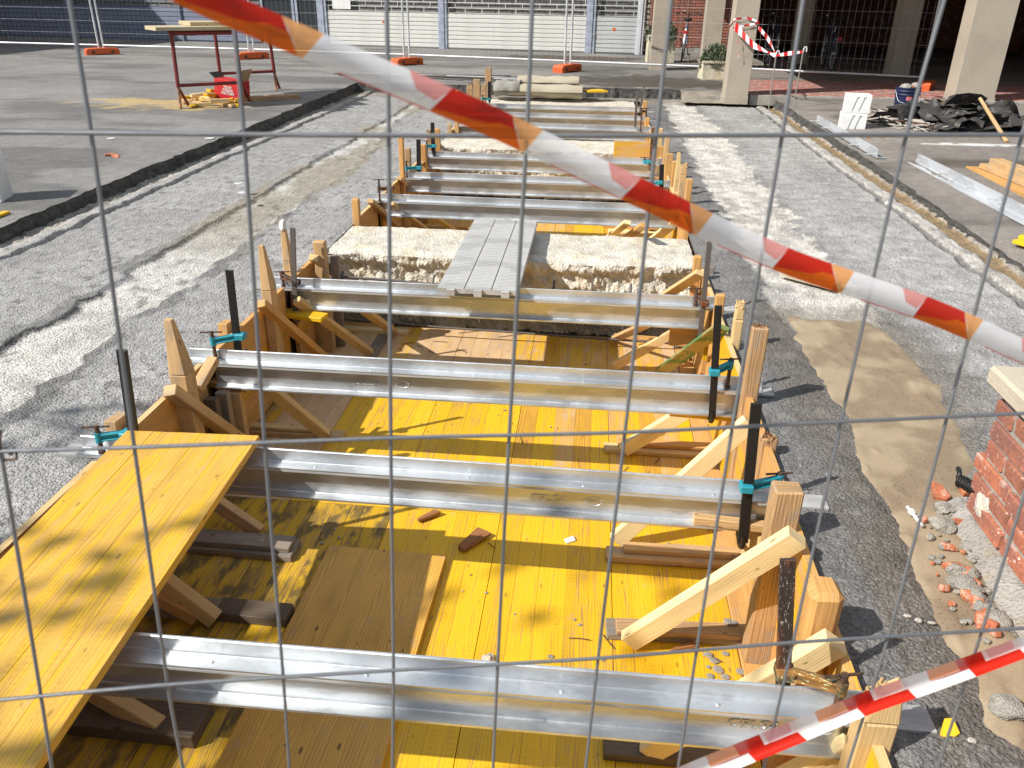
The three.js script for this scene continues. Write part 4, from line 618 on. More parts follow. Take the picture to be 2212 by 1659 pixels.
// ================================================================ MESH FENCE in front of the trench
const dirH = V(15600 - CX, -(340 - CY), -FOC).applyMatrix4(camToWorld).normalize(), dirV = V(884 - CX, -(5047 - CY), -FOC).applyMatrix4(camToWorld).normalize();
const fN = V().crossVectors(dirH, dirV).normalize();
const onFence = (px, py, off = 0) => { const r = ray(px, py); const t = (fenceD - off * Math.sign(fenceD)) / r.dot(fN); return EYE.clone().addScaledVector(r, t); };
let fenceD = 1; { const s = onFence(197, 288).distanceTo(onFence(1958, 288)); fenceD = 0.6 / s * Math.sign(fN.dot(ray(1106, 830))); }
{
  const f = thing('mesh_fence', 'grey welded wire mesh fence panel standing across the near end of the trench', 'fence');
  const rows = [288, 940, 1434];
  const vert = [[[-120, 288], [2, 975], [88, 1500], [112, 1659]], [[150, 0], [197, 288], [290, 965], [362, 1478], [395, 1659]], [[500, 0], [527, 290], [572, 962], [612, 1466], [625, 1659]], [[835, 0], [840, 290], [844, 945], [850, 1447], [848, 1659]], [[1150, 0], [1138, 290], [1100, 940], [1075, 1436], [1065, 1659]], [[1450, 0], [1418, 290], [1350, 935], [1292, 1422], [1265, 1659]], [[1735, 0], [1690, 290], [1582, 922], [1505, 1404], [1465, 1659]], [[2040, 0], [1958, 290], [1817, 910], [1713, 1388], [1650, 1659]], [[2300, 0], [2208, 290], [2046, 900], [1920, 1372], [1830, 1659]], [[2460, 290], [2268, 890], [2122, 1360], [2025, 1659]]];
  const wireR = 0.0016;
  for (const l of vert) { const p = l.map(([a, b]) => onFence(a, b)), n = p.length; const up = V().subVectors(p[0], p[1]).normalize(), dn = V().subVectors(p[n - 1], p[n - 2]).normalize(); p.unshift(p[0].clone().addScaledVector(up, 0.25)); p.push(p[n].clone().addScaledVector(dn, 0.55)); part('vertical_wire', tubeG(p, wireR, 8, 40), M.wire, f); }
  const hor = [[[-260, 282], [0, 285], [600, 291], [1106, 294], [1700, 292], [2212, 291], [2500, 291]], [[-120, 979], [0, 975], [300, 966], [845, 946], [1350, 934], [1817, 911], [2212, 893], [2500, 880]], [[-120, 1524], [0, 1512], [362, 1479], [850, 1448], [1292, 1422], [1713, 1388], [2212, 1357], [2500, 1338]], [[-260, -240], [1106, -205], [2500, -170]], [[-120, 2010], [1106, 1890], [2400, 1770]]];
  for (const l of hor) part('horizontal_wire', tubeG(l.map(([a, b]) => onFence(a, b, 0.0033)), 0.00175, 8, 40), M.wire, f);
  part('tie_wire', tubeG([[2, 930], [-2, 975], [16, 968], [24, 985], [30, 966], [36, 990], [10, 994]].map(([a, b], i) => onFence(a, b, 0.004 * (i % 2))), 0.0011, 5, 30), M.rust, f);
  const bottom = [[-160, 2420], [2300, 2150]]; part('bottom_rail', tubeG(bottom.map(([a, b]) => onFence(a, b)), 0.016, 8, 4), M.wire, f);
}
// ================================================================ BARRIER TAPES
{
  const stripe = (w, h, f) => { const c = document.createElement('canvas'); c.width = w; c.height = h; const x = c.getContext('2d'); f(x, w, h); const t = new THREE.CanvasTexture(c); t.wrapS = t.wrapT = THREE.RepeatWrapping; t.colorSpace = THREE.SRGBColorSpace; return t; };
  const tm = (t) => new THREE.MeshPhysicalMaterial({ map: t, roughness: 0.38, transmission: 0.3, thickness: 0, side: THREE.DoubleSide, specularIntensity: 0.5 });
  const poly = (x, w, h, col, pts) => { x.fillStyle = col; for (const k of [-1, 0, 1]) { x.beginPath(); pts.forEach(([u, v], i) => i ? x.lineTo((u + k) * w, v * h) : x.moveTo((u + k) * w, v * h)); x.fill(); } };
  // print as it shows through the doubled film: white, pink, red, orange, pale orange
  const wide = tm(stripe(1024, 128, (x, w, h) => { x.fillStyle = '#f3f1ef'; x.fillRect(0, 0, w, h);
    poly(x, w, h, '#eda39c', [[0.346, 0], [0.54, 0], [0.49, 0.62], [0.40, 0.5]]); poly(x, w, h, '#cf2a10', [[0.535, 0], [0.838, 0], [0.946, 1], [0.483, 1]]);
    poly(x, w, h, '#e2660f', [[0.50, 0.86], [0.74, 0.62], [0.80, 0.42], [0.885, 0.4], [0.946, 1], [0.483, 1]]); poly(x, w, h, '#f6b272', [[0.838, 0], [1.0, 0], [0.962, 1], [0.946, 1], [0.90, 0.5]]); poly(x, w, h, '#e5391a', [[0.1, 0.96], [0.48, 0.96], [0.48, 1], [0.1, 1]]); }));
  const slim = tm(stripe(1024, 128, (x, w, h) => { x.fillStyle = '#f3f1ef'; x.fillRect(0, 0, w, h);
    poly(x, w, h, '#f0985f', [[0, 0], [0.25, 0], [0.27, 0.48], [0, 0.48]]); poly(x, w, h, '#cf2413', [[0.25, 0], [0.49, 0], [0.50, 0.5], [0.27, 0.5]]); poly(x, w, h, '#eec0c2', [[0.52, 0.0], [0.76, 0], [0.76, 0.4], [0.54, 0.5]]);
    poly(x, w, h, '#d02a17', [[0.34, 0.5], [0.80, 0.5], [0.85, 1], [0.38, 1]]); poly(x, w, h, '#b9544c', [[0.0, 0.5], [0.34, 0.5], [0.34, 0.56], [0.12, 0.56]]); }));
  // ribbon along pixel path; half widths in pixels above and below; off = metres in front of the mesh plane; fold = depth profile across
  function ribbon(path, hw, off, u0, u1, v0, v1, bow, uo = 0, per = 0.15) {
    const n = 90, m = 8, pos = [], uv = [], idx = [], c = new THREE.CatmullRomCurve3(path.map(([x, y]) => V(x, y, 0)), false, 'catmullrom', 0.4); let len = 0, last, shift = 0;
    for (let i = 0; i <= n; i++) { const t = i / n, p = c.getPoint(t), tg = c.getTangent(t), nx = -tg.y, ny = tg.x, w = lerp(hw[0], hw[1], t), flut = Math.sin(t * 9 + 1) * 0.10; const of = Array.isArray(off) ? lerp(off[0], off[1], t) : off; const mid = onFence(p.x, p.y, of); if (last) len += mid.distanceTo(last); last = mid; if (p.x < uo) shift = len;
      for (let j = 0; j <= m; j++) { const s = lerp(v0, v1, j / m), q = onFence(p.x + nx * w * s, p.y + ny * w * s, of + bow * (1 - s * s) + flut * 0.004 * s); pos.push(q.x, q.y, q.z); uv.push(len / per, (1 - s) / 2); } }
    for (let i = 0; i < n; i++) for (let j = 0; j < m; j++) { const a = i * (m + 1) + j, b = a + 1, d = a + m + 1, e = d + 1; idx.push(a, d, e, a, e, b); }
    for (let i = 0; i < uv.length; i += 2) uv[i] -= shift / per; const g = new THREE.BufferGeometry(); g.setAttribute('position', new THREE.Float32BufferAttribute(pos, 3)); g.setAttribute('uv', new THREE.Float32BufferAttribute(uv, 2)); g.setIndex(idx); g.computeVertexNormals(); return g;
  }
  const p1 = [[250, -95], [380, -32], [500, 24], [730, 122], [1000, 235], [1120, 290], [1400, 425], [1550, 498], [1720, 572], [2000, 668], [2212, 760], [2400, 850]];
  const t1 = thing('barrier_tape', 'wide folded red and white barrier tape stretched high across the mesh fence', 'barrier tape', 'red and white barrier tapes');
  part('film', ribbon(p1, [37, 25], [0.18, 0.0], 0, 1, -1, 1, 0.004, 690, 0.142), wide, t1);
  const p2 = [[1380, 1722], [1540, 1655], [1700, 1590], [1870, 1520], [2000, 1475], [2120, 1432], [2212, 1398], [2400, 1330]];
  const t2 = thing('barrier_tape', 'narrow creased red and white barrier tape running low past the wide split stake', 'barrier tape', 'red and white barrier tapes');
  part('film', ribbon(p2, [27, 23], 0.012, 0, 1, -1, 1, -0.008, 1775, 0.123), slim, t2);
}

// ================================================================ SHOP FRONT with roller shutters
const YB = 0.16;
const FA = V(1.04, YB, -22.5), FD = V(18.84, 0, 2.1).normalize(), FNn = V(-FD.z, 0, FD.x);
const FTH = Math.atan2(-FD.z, FD.x);
const onFac = (px, py) => { const r = ray(px, py), t = V().subVectors(FA, EYE).dot(FNn) / r.dot(FNn), p = EYE.clone().addScaledVector(r, t); return [V().subVectors(p, FA).dot(FD), p.y - YB]; };
const facS = (px) => onFac(px, 100)[0];
const facThing = (n, l, c, g) => thing(n, l, c, g, [FA.x, FA.y, FA.z], FTH);
M.slat = std({ map: T.plaster, color: new THREE.Color(0.70, 0.70, 0.67), roughness: 0.6, metalness: 0.05 });
M.slatBlue = std({ map: T.plaster, color: new THREE.Color(0.20, 0.23, 0.31), roughness: 0.6 });
M.inner = std({ map: T.plaster, color: new THREE.Color(0.2, 0.2, 0.195), roughness: 0.7 });
M.alu = std({ map: T.galvC, color: new THREE.Color(0.42, 0.46, 0.55), roughness: 0.5, metalness: 0.35 });
M.aluW = std({ map: T.plaster, color: new THREE.Color(0.6, 0.62, 0.66), roughness: 0.5 });
M.glassD = std({ color: new THREE.Color(0.025, 0.03, 0.034), roughness: 0.12, metalness: 0 });
const slatGeos = new Map();
function shutter(pa, pb, label, mat, back, solid = 8, sh = 0.104) {
  const s0 = facS(pa), s1 = facS(pb), w = s1 - s0, t = facThing('roller_shutter', label, 'roller shutter', 'roller shutters of the shop front');
  const key = Math.round(w * 100); if (!slatGeos.has(key)) slatGeos.set(key, bar(w, sh - 0.012, 0.03, 0.008));
  for (let i = 0; i < solid; i++) { const m = part('slat', slatGeos.get(key), mat, t); m.position.set((s0 + s1) / 2, 0.03 + sh * (i + 0.5), rr(-0.004, 0.004)); }
  part('gap_board', boxG(s0, s1, 0, solid * sh + 0.02, -0.05, -0.015), mat, t);
  const yS = 0.03 + solid * sh, rows = 14, rh = 0.125, bw = 0.45;
  for (let i = 0; i <= rows; i++) part('grille_bar', boxG(s0, s1, yS + i * rh + 0.01, yS + i * rh + 0.026, -0.01, 0.01), mat, t);
  const up = boxG(-0.009, 0.009, 0.027, rh + 0.009, -0.008, 0.008); const ups = []; for (let i = 0; i < rows; i++) for (let x = s0 + (i % 2 ? bw / 2 : 0.05); x < s1; x += bw) { const m = part('grille_link', up, mat, t); m.position.set(x, yS + i * rh, 0); }
  const bs = bar(w, 0.085, 0.02, 0.004); for (let i = 0; i < 18; i++) { const m = part('inner_slat', bs, back, t); m.position.set((s0 + s1) / 2, yS + 0.05 + i * 0.1, -0.13); }
 
  return [t, s0, s1];
}
const [sh1, a0] = shutter(712, 949, 'white roller shutter with a white paper stuck on its grille', M.slat, M.inner);
part('paper_notice', boxG(...[onFac(719, 18)[0], onFac(758, 18)[0]], onFac(720, 19)[1], onFac(720, 19)[1] + 0.5, 0.012, 0.016), M.white, sh1);
part('orange_sticker', boxG(facS(829), facS(833), 0.6, 0.66, 0.017, 0.02), M.orangeFoot, sh1);
shutter(967, 1264, 'widest white roller shutter of the shop front, dirty slats', M.slat, M.inner);
const [sh3] = shutter(1284, 1372, 'narrow greyish roller shutter next to the cream pillar', M.slatG = std({ map: T.plaster, color: new THREE.Color(0.52, 0.54, 0.54), roughness: 0.6 }), M.inner);
part('orange_sticker', boxG(facS(1321), facS(1327), 0.54, 0.62, 0.017, 0.02), M.orangeFoot, sh3);
shutter(-60, 160, 'blue grey roller shutter at the shaded end of the shop front', M.slatBlue, M.inner, 7, 0.12);
shutter(177, 400, 'wide blue grey roller shutter behind the trestle table', M.slatBlue, M.inner, 7, 0.12); shutter(404, 566, 'blue grey roller shutter beside the glazed door', M.slatBlue, M.inner, 7, 0.12);
for (const [a, b, m, l] of [[160, 177, M.slatBlue, 'blue grey shutter post by the trestle table'], [399.5, 404.5, M.slatBlue, 'thin blue grey shutter post'], [693, 712, M.alu, 'grey post between the glazed door and the first white shutter'], [949, 967, M.alu, 'grey post between the two wide white shutters'], [1264, 1284, M.alu, 'grey post beside the narrow shutter'], [1372, 1388, M.aluW, 'pale post at the end of the shop front']]) {
  const s0 = facS(a), s1 = facS(b), t = facThing('shutter_post', l, 'post', 'posts between the shutters'), n = s1 - s0; for (const [u, v, d] of [[0, 0.3, 0.05], [0.3, 0.7, 0.075], [0.7, 1, 0.05]]) part('guide', boxG(s0 + n * u, s0 + n * v, 0, 2.8, -0.06, d), m, t);
}
{ const t = facThing('glazed_door', 'double glazed shop door with pale blue grey frames', 'door'); for (const [a, b] of [[578, 640], [651, 693]]) { const s0 = facS(a), s1 = facS(b); const l = part('leaf_frame', merge([boxG(s0 - 0.07, s0, 0, 2.7, -0.04, 0.04), boxG(s1 - 0.02, s1 + 0.05, 0, 2.7, -0.035, 0.035), boxG(s0, s1, 0, 0.14, -0.03, 0.03), boxG(s0, s1, 1.12, 1.2, -0.03, 0.03), boxG(s0, s1, 2.5, 2.7, -0.03, 0.03)]), M.alu, t); part('pane', boxG(s0, s1, 0.14, 1.12, -0.01, 0), M.glassD, l); part('pane', boxG(s0, s1, 1.2, 2.5, -0.01, 0), M.glassD, l); } }
{ const s0 = facS(-60), t = facThing('shop_building', 'cream rendered building above the roller shutters', 'building'); part('upper_wall', boxG(s0 - 4, 0.4, 2.75, 8.5, -4, 0.12), M.cream, t); part('plinth', boxG(s0 - 4, 0.1, -0.2, 0.03, -0.3, -0.02), M.concG, t); part('rear_wall', boxG(s0 - 4, 0.4, 0, 2.75, -4, -0.3), M.cream, t); }
{ const t = thing('added_shade_building', 'plain tall rendered building added out of view to shade the end of the shop front', 'building', null, [-17.9, 0, 0]); part('wall', boxG(-8, 0, 0, 6.6, -31, -17), M.cream, t); for (let k = 0; k < 4; k++) { const w = part('window', boxG(-0.01, 0.04, 3.6, 5.2, -20 - k * 3, -18.8 - k * 3), M.aluW, t); part('pane', boxG(0.02, 0.05, 3.7, 5.1, -19.9 - k * 3, -18.9 - k * 3), M.glassD, w); } }  // unseen building, added to throw shade over the blue grey shutters

// ================================================================ ARCADE
function pillar(x0, x1, z0, z1, label, y0 = 0, h = 3.3) { const t = thing('arcade_pillar', label, 'pillar', 'cream pillars of the arcade', [(x0 + x1) / 2, y0, (z0 + z1) / 2]); const w = x1 - x0, d = z0 - z1; part('shaft', boxG(-w / 2, w / 2, 0.12, h - y0, -d / 2, d / 2), M.cream, t); part('base', boxG(-w / 2 - 0.008, w / 2 + 0.008, 0, 0.12, -d / 2 - 0.008, d / 2 + 0.008), M.cream, t); return t; }
pillar(1.12, 1.45, -18.0, -18.4, 'cream pillar nearest the narrow shutter, a planter half hidden behind it', 0.15);
pillar(2.16, 2.52, -18.1, -18.5, 'cream pillar right beside the parked bicycle', 0.15);
pillar(2.05, 2.40, -13.58, -13.98, 'cream pillar wrapped with red and white tape', 0.04);
pillar(5.54, 6.14, -13.72, -14.12, 'wide cream pillar behind the bitumen heap', 0.1);
pillar(5.86, 6.24, -17.85, -18.25, 'cream pillar standing in the shade inside the arcade', 0.16);
pillar(4.55, 4.85, -20.6, -21.0, 'cream pillar deep in the shade near the stored bicycles', 0.16);
pillar(9.6, 10.2, -13.72, -14.12, 'cream pillar beyond the wide one behind the bitumen heap', 0.1);
{ const t = thing('arcade_building', 'cream building carried by the arcade pillars', 'building'); part('ceiling_slab', boxG(0.95, 14, 3.3, 3.7, -30, -13.3), M.cream, t); part('upper_wall', boxG(0.95, 14, 3.7, 9, -30, -13.35), M.cream, t); part('end_wall', boxG(13.6, 14, 0, 3.3, -30, -13.6), M.brownShadeWall2 = std({ map: T.brick, color: new THREE.Color(0.55, 0.6, 0.6), roughness: 0.95 }), t); part('rear_wall', boxG(3.95, 13.6, 0, 3.3, -30, -29.6), M.brownShadeWall = std({ map: T.brick, color: new THREE.Color(0.55, 0.6, 0.6), roughness: 0.95 }), t); part('return_wall', boxG(3.9, 4.0, 0, 3.3, -29.6, -22.6), M.brownShadeWall2, t); }  // inner brick walls tinted darker, the arcade's shade put into their colour
{ // brick rear wall, bricks built one by one where the sun shows them
  const t = thing('brick_wall', 'red brick rear wall of the arcade behind the parked bicycle', 'brick wall'); const z = -22.28;
  part('mortar', boxG(1.3, 3.95, 0.1, 3.3, z - 0.3, z - 0.012), std({ map: T.brick, color: new THREE.Color(0.62, 0.6, 0.58), roughness: 0.95 }), t); part('plaster_base', boxG(1.3, 3.95, 0.1, 0.36, z - 0.1, z + 0.004), M.concG, t);
  const g = [bar(0.238, 0.056, 0.02, 0.004, 0, undefined, true), bar(0.238, 0.056, 0.022, 0.006, 0, undefined, true)];
  for (let r = 0; r < 24; r++) for (let k = 0; k < 9; k++) { const h = r % 2 === 1, m = part('brick', g[(r + k * 2) % 2], pick([M.brick, M.brickB, M.brickC]), t); m.position.set(1.5 + k * 0.25 + (h ? 0.125 : 0), 0.40 + r * 0.067, z - 0.004 + rr(-0.002, 0.002)); }
}
{ // paved arcade floor: tiles
  const f = struct('arcade_floor', merge([boxG(2.42, 13.6, -0.05, 0.158, -18.2, -13.78), boxG(1.55, 13.6, -0.05, 0.158, -22.3, -18.2)]), std({ map: T.conc, color: new THREE.Color(0.2, 0.09, 0.08), roughness: 0.95 }));
  const tg = [0, 1].map(() => bar(0.245, 0.012, 0.245, 0.003, 0.0006, undefined, true)), tm = [0, 1, 2].map((k) => std({ map: T.brick, color: new THREE.Color(0.85 + 0.06 * k, 1.2 - 0.1 * k, 1.5 - 0.1 * k), roughness: 0.85 }));
  for (let i = 0; i < 29; i++) for (let j = 0; j < 10; j++) { const x = 2.52 + i * 0.252, z = -13.98 - j * 0.252; if (x > 5.4 && x < 6.28 && z > -14.3) continue; const m = new THREE.Mesh(tg[(i + j) % 2], tm[Math.floor(rnd() * 3)]); m.name = 'tile'; m.castShadow = m.receiveShadow = true; m.position.set(x, 0.164 + rr(-0.0015, 0.0015), z); f.add(m); }
  const kerb = thing('arcade_kerb', 'pale concrete kerb along the red paved arcade floor', 'kerb'); for (let i = 0; i < 8; i++) part('kerb_stone', boxG(2.45 + i * 1.01, 3.445 + i * 1.01, 0.02, 0.172, -13.79, -13.69), M.concG, kerb);
  for (let j = 0; j < 4; j++) part('kerb_stone', boxG(1.48, 1.6, 0.05, 0.168, -19.0 - j * 0.8, -18.22 - j * 0.8), M.concG, kerb);
  struct('old_screed', sheet(lin(1.42, 2.5, 60), lin(-13.6, -18.2, 120), (x, z) => 0.145 + 0.02 * (fbm(x * 6, z * 6, 4) - 0.5) - 0.1 * (1 - sst(-13.95, -14.15, z)) , (x, z) => mul3([0.42, 0.37, 0.30], 0.6 + 0.8 * fbm(x * 5, z * 4, 4))), M.asphalt);
}
const paver = single('concrete_paver', 'small grey concrete paver at the foot of the tape wrapped pillar', 'paver', null, boxG(-0.16, 0.16, 0, 0.12, -0.06, 0.06), M.concG); paver.position.copy(gy(1534, 222, 0.0)); paver.position.y = -0.01;

// ================================================================ BACKGROUND SITE FENCE
{
  const F = [V(-14.6, YB, -18.8), V(-11.1, YB, -18.63), V(-7.51, YB, -18.4), V(-3.94, YB, -17.86), V(-0.55, YB, -17.14), V(2.7, YB, -16.35), V(5.67, YB, -15.35)];
  M.rail = std({ map: T.galvC, color: new THREE.Color(0.72, 0.73, 0.74), metalness: 0.4, roughness: 0.5 });
  const names = ['before the blue grey shutters', 'between the two orange feet by the trestle', 'behind the trestle table', 'before the white shutters', 'before the narrow shutter and the wet patch', 'running through the arcade'];
  for (let i = 0; i < 6; i++) {
    const a = F[i].clone(), b = F[i + 1].clone(), d = V().subVectors(b, a).normalize(); a.addScaledVector(d, 0.06); b.addScaledVector(d, -0.06);
    const t = thing('site_fence_panel', `thin wire site fence panel ${names[i]}`, 'fence panel', 'site fence panels beyond the trench'); const H = 2.0;
    for (const p of [a, b]) part('post', rodG(p.clone().setY(YB + 0.06), p.clone().setY(YB + H), 0.021, 8), M.rail, t);
    part('bottom_rail', rodG(a.clone().setY(YB + 0.2), b.clone().setY(YB + 0.2), 0.019, 8), M.rail, t); part('top_rail', rodG(a.clone().setY(YB + H), b.clone().setY(YB + H), 0.019, 8), M.rail, t);
    const w = [], L = a.distanceTo(b); for (let x = 0.1; x < L; x += 0.11) { const p = a.clone().addScaledVector(d, x); w.push(rodG(p.clone().setY(YB + 0.2), p.clone().setY(YB + H), 0.0013, 3)); } for (let y = 0.2 + 0.25; y < H; y += 0.25) w.push(rodG(a.clone().setY(YB + y), b.clone().setY(YB + y), 0.0018, 3)); part('wire_mesh', merge(w), M.rail, t, 'stuff');
  }
  const where = ['before the blue grey shutters', 'behind the trestle table', 'before the first white shutter', 'beyond the rolled mat', '', 'in front of the wide arcade pillar'];
  [1, 2, 3, 4, 6].forEach((k, n) => {
    const t = thing('fence_foot', `orange plastic fence foot ${where[k - 1]}`, 'fence foot', 'orange feet of the site fence', [F[k].x, YB - 0.01, F[k].z], -0.35 + 0.1 * n);
    const s = new THREE.Shape(); [[-0.34, 0], [-0.22, 0], [-0.17, 0.035], [0.17, 0.035], [0.22, 0], [0.34, 0], [0.34, 0.10], [0.31, 0.135], [0.06, 0.145], [-0.06, 0.145], [-0.31, 0.135], [-0.34, 0.10]].forEach(([x, y], i) => i ? s.lineTo(x, y) : s.moveTo(x, y));
    const g = new THREE.ExtrudeGeometry(s, { depth: 0.2, bevelEnabled: true, bevelSize: 0.012, bevelThickness: 0.02, bevelSegments: 2 }); g.translate(0, 0, -0.1); const b = part('body', g, M.orangeFoot, t); b.rotation.y = Math.PI / 2 - 0.5;
    for (const x of [-0.2, 0.2]) { const h = part('plug', rodG(V(0, 0, 0.118), V(0, 0, 0.128), 0.035, 10), M.rust, b); h.position.set(x, 0.07, 0); }
  });
}

// ================================================================ TRESTLE TABLE and what lies about it
{
  const A = gy(391, 237, 0.115), B = gy(527, 228, 0.115), C = gy(598, 198, 0.12), D2 = A.clone().add(C).sub(B); const H = 0.93;
  const t = thing('trestle_table', 'red steel trestle table with yellow edged boards on top', 'trestle table');
  const legM = [M.red, std({ map: T.rust, color: new THREE.Color(3, 3, 2.9), roughness: 0.8 })];
  const mid = A.clone().add(C).multiplyScalar(0.5);
  for (const p of [A, B, C, D2]) { const top = p.clone().lerp(mid, 0.04).setY(p.y + H), q = p.clone().lerp(top, 0.3); const l = part('leg', rodG(q, top, 0.025, 10), legM[0], t); part('shoe', rodG(p, q, 0.02, 8), legM[1], l); const f2 = V().subVectors(C, B).setY(0).normalize().multiplyScalar(p === A || p === B ? 0.3 : 0.2); part('splayed_foot', rodG(p.clone().add(f2), q, 0.02, 8), legM[0], l); }
  for (const [p, q] of [[A, B], [D2, C]]) { part('cross_bar', rodG(p.clone().setY(p.y + 0.3), q.clone().setY(q.y + 0.3), 0.022, 8), legM[0], t); part('top_bar', rodG(p.clone().setY(p.y + H), q.clone().setY(q.y + H), 0.03, 8), legM[0], t); }
  const u = V().subVectors(B, A).setY(0).normalize(), v = V().subVectors(C, B).setY(0).normalize();
  const tb = (s, o, L, W, y, m, lab) => { const a = A.clone().addScaledVector(u, s).addScaledVector(v, o).setY(A.y + y), b = a.clone().addScaledVector(u, L); timber('trestle_board', lab, 'board', 'boards on the trestle table', a, b, 0.045, W, m); };
  M.boardTop = wood([0.5, 0.42, 0.28], [0.35, 0.27, 0.16], { seed: 31, paint: [0.62, 0.48, 0.1], wear: 0.45, cover: 0.6 });
  tb(-0.28, 0.15, 1.25, 0.5, H + 0.055, M.boardTop, 'dusty yellow board on the trestle table jutting out past the leg'); tb(-0.02, 0.7, 1.2, 0.5, H + 0.055, M.boardTop, 'dusty yellow board across the middle of the trestle table'); tb(0.05, 0.42, 0.9, 0.5, H + 0.102, M.boardTop, 'topmost dusty yellow board on the trestle table'); tb(0.0, 1.25, 1.1, 0.4, H + 0.055, M.boardTop, 'dusty yellow board at the rear of the trestle table');
  // red box
  const bx = gy(505, 219, 0.12); const r = thing('red_box', 'red cardboard box with white lettering lying under the trestle table', 'box', null, [bx.x, 0.12, bx.z], -0.25); const bg = bar(0.42, 0.27, 0.24, 0.004, 0.004); bg.rotateZ(-0.1); bg.translate(0, 0.16, 0); part('carton', bg, M.boxRed, r);
  const wr = ['YOUR', 'FIXING', 'FACTORY']; wr.forEach((s, i) => { const g = new TextGeometry(s, { font, size: 0.036, depth: 0.002, curveSegments: 2 }); g.computeBoundingBox(); g.translate(-g.boundingBox.max.x / 2, 0.185 - i * 0.042, 0.1225); g.rotateZ(-0.1); part('lettering', g, M.white, r); });
  for (const [x, a, w] of [[-0.18, 0.9, 0.12], [0.2, -0.5, 0.2]]) { const f = bar(0.003, w, 0.22, 0.001); f.translate(0, w / 2, 0); f.rotateZ(a); f.translate(x, x < 0 ? 0.31 : 0.26, 0); part('flap', f, x < 0 ? M.dark0 : M.card, r); }
  for (let i = 0; i < 30; i++) { const p = gy(rr(404, 518), rr(214, 235), 0.12), L = rr(0.14, 0.36), d = V(rr(-1, 1), rr(-0.1, 0.12), rr(-0.6, 0.6)).normalize().multiplyScalar(L / 2), y = 0.15 + 0.1 * (i % 3 === 0 ? 1 : 0) * rnd(); p.y = y; timber('timber_offcut', 'yellow sawn timber offcut in the heap under the trestle table', 'offcut', 'offcuts under the trestle table', p.clone().sub(d), p.clone().add(d), rr(0.025, 0.05), rr(0.04, 0.09), pick([M.yel, M.fresh, M.pineB, M.yelB, M.pine])); }
  { const p = gy(584, 218, 0.12); timber('old_plank', 'grey concrete stained plank beside the trestle table', 'plank', null, p.clone().add(V(-0.42, 0.035, 0.28)), p.clone().add(V(0.3, 0.035, -0.32)), 0.06, 0.2, M.rough); }
}
// foam block and yellow stick by the trestle side kerb
{ const p = gy(8, 432, 0.09); const b = single('foam_block', 'white foam block standing on the asphalt by the kerb cut', 'foam block', null, boxG(-0.24, 0.02, 0, 0.42, -0.16, 0.1), M.foam); b.position.copy(p); b.rotation.y = 0.3; timber('yellow_stick', 'short yellow batten end lying near the foam block', 'batten', null, gy(16, 458, 0.1), gy(-40, 478, 0.1), 0.02, 0.05, M.yel); }
// bits on the asphalt
for (const [x, y, r] of [[232, 338, 0.045], [250, 340, 0.04], [241, 336, 0.03]]) { const p = gy(x, y, 0.1); const f = single('terracotta_shard', 'orange terracotta shard alone on the asphalt of the trestle side', 'shard', 'terracotta shards on the trestle side asphalt', flake(5, r, 0.012, x), M.terra); f.position.copy(p); f.rotation.set(rr(-0.5, 0.7), rr(0, 6), rr(-0.4, 0.4)); f.position.y = 0.105; }
for (const [x, y, s] of [[516, 392, 1], [522, 411, 1], [455, 298, 1.6], [240, 298, 1.2]]) { const p = gy(x * 1, y * 1, 0.12); const f = single('paper_scrap', 'pale scrap of paper on the trestle side asphalt', 'scrap', 'paper scraps on the asphalt', flake(5, 0.04 * s, 0.004, x), M.white); f.position.copy(p); f.position.y = levelA(p.z) + 0.006; }

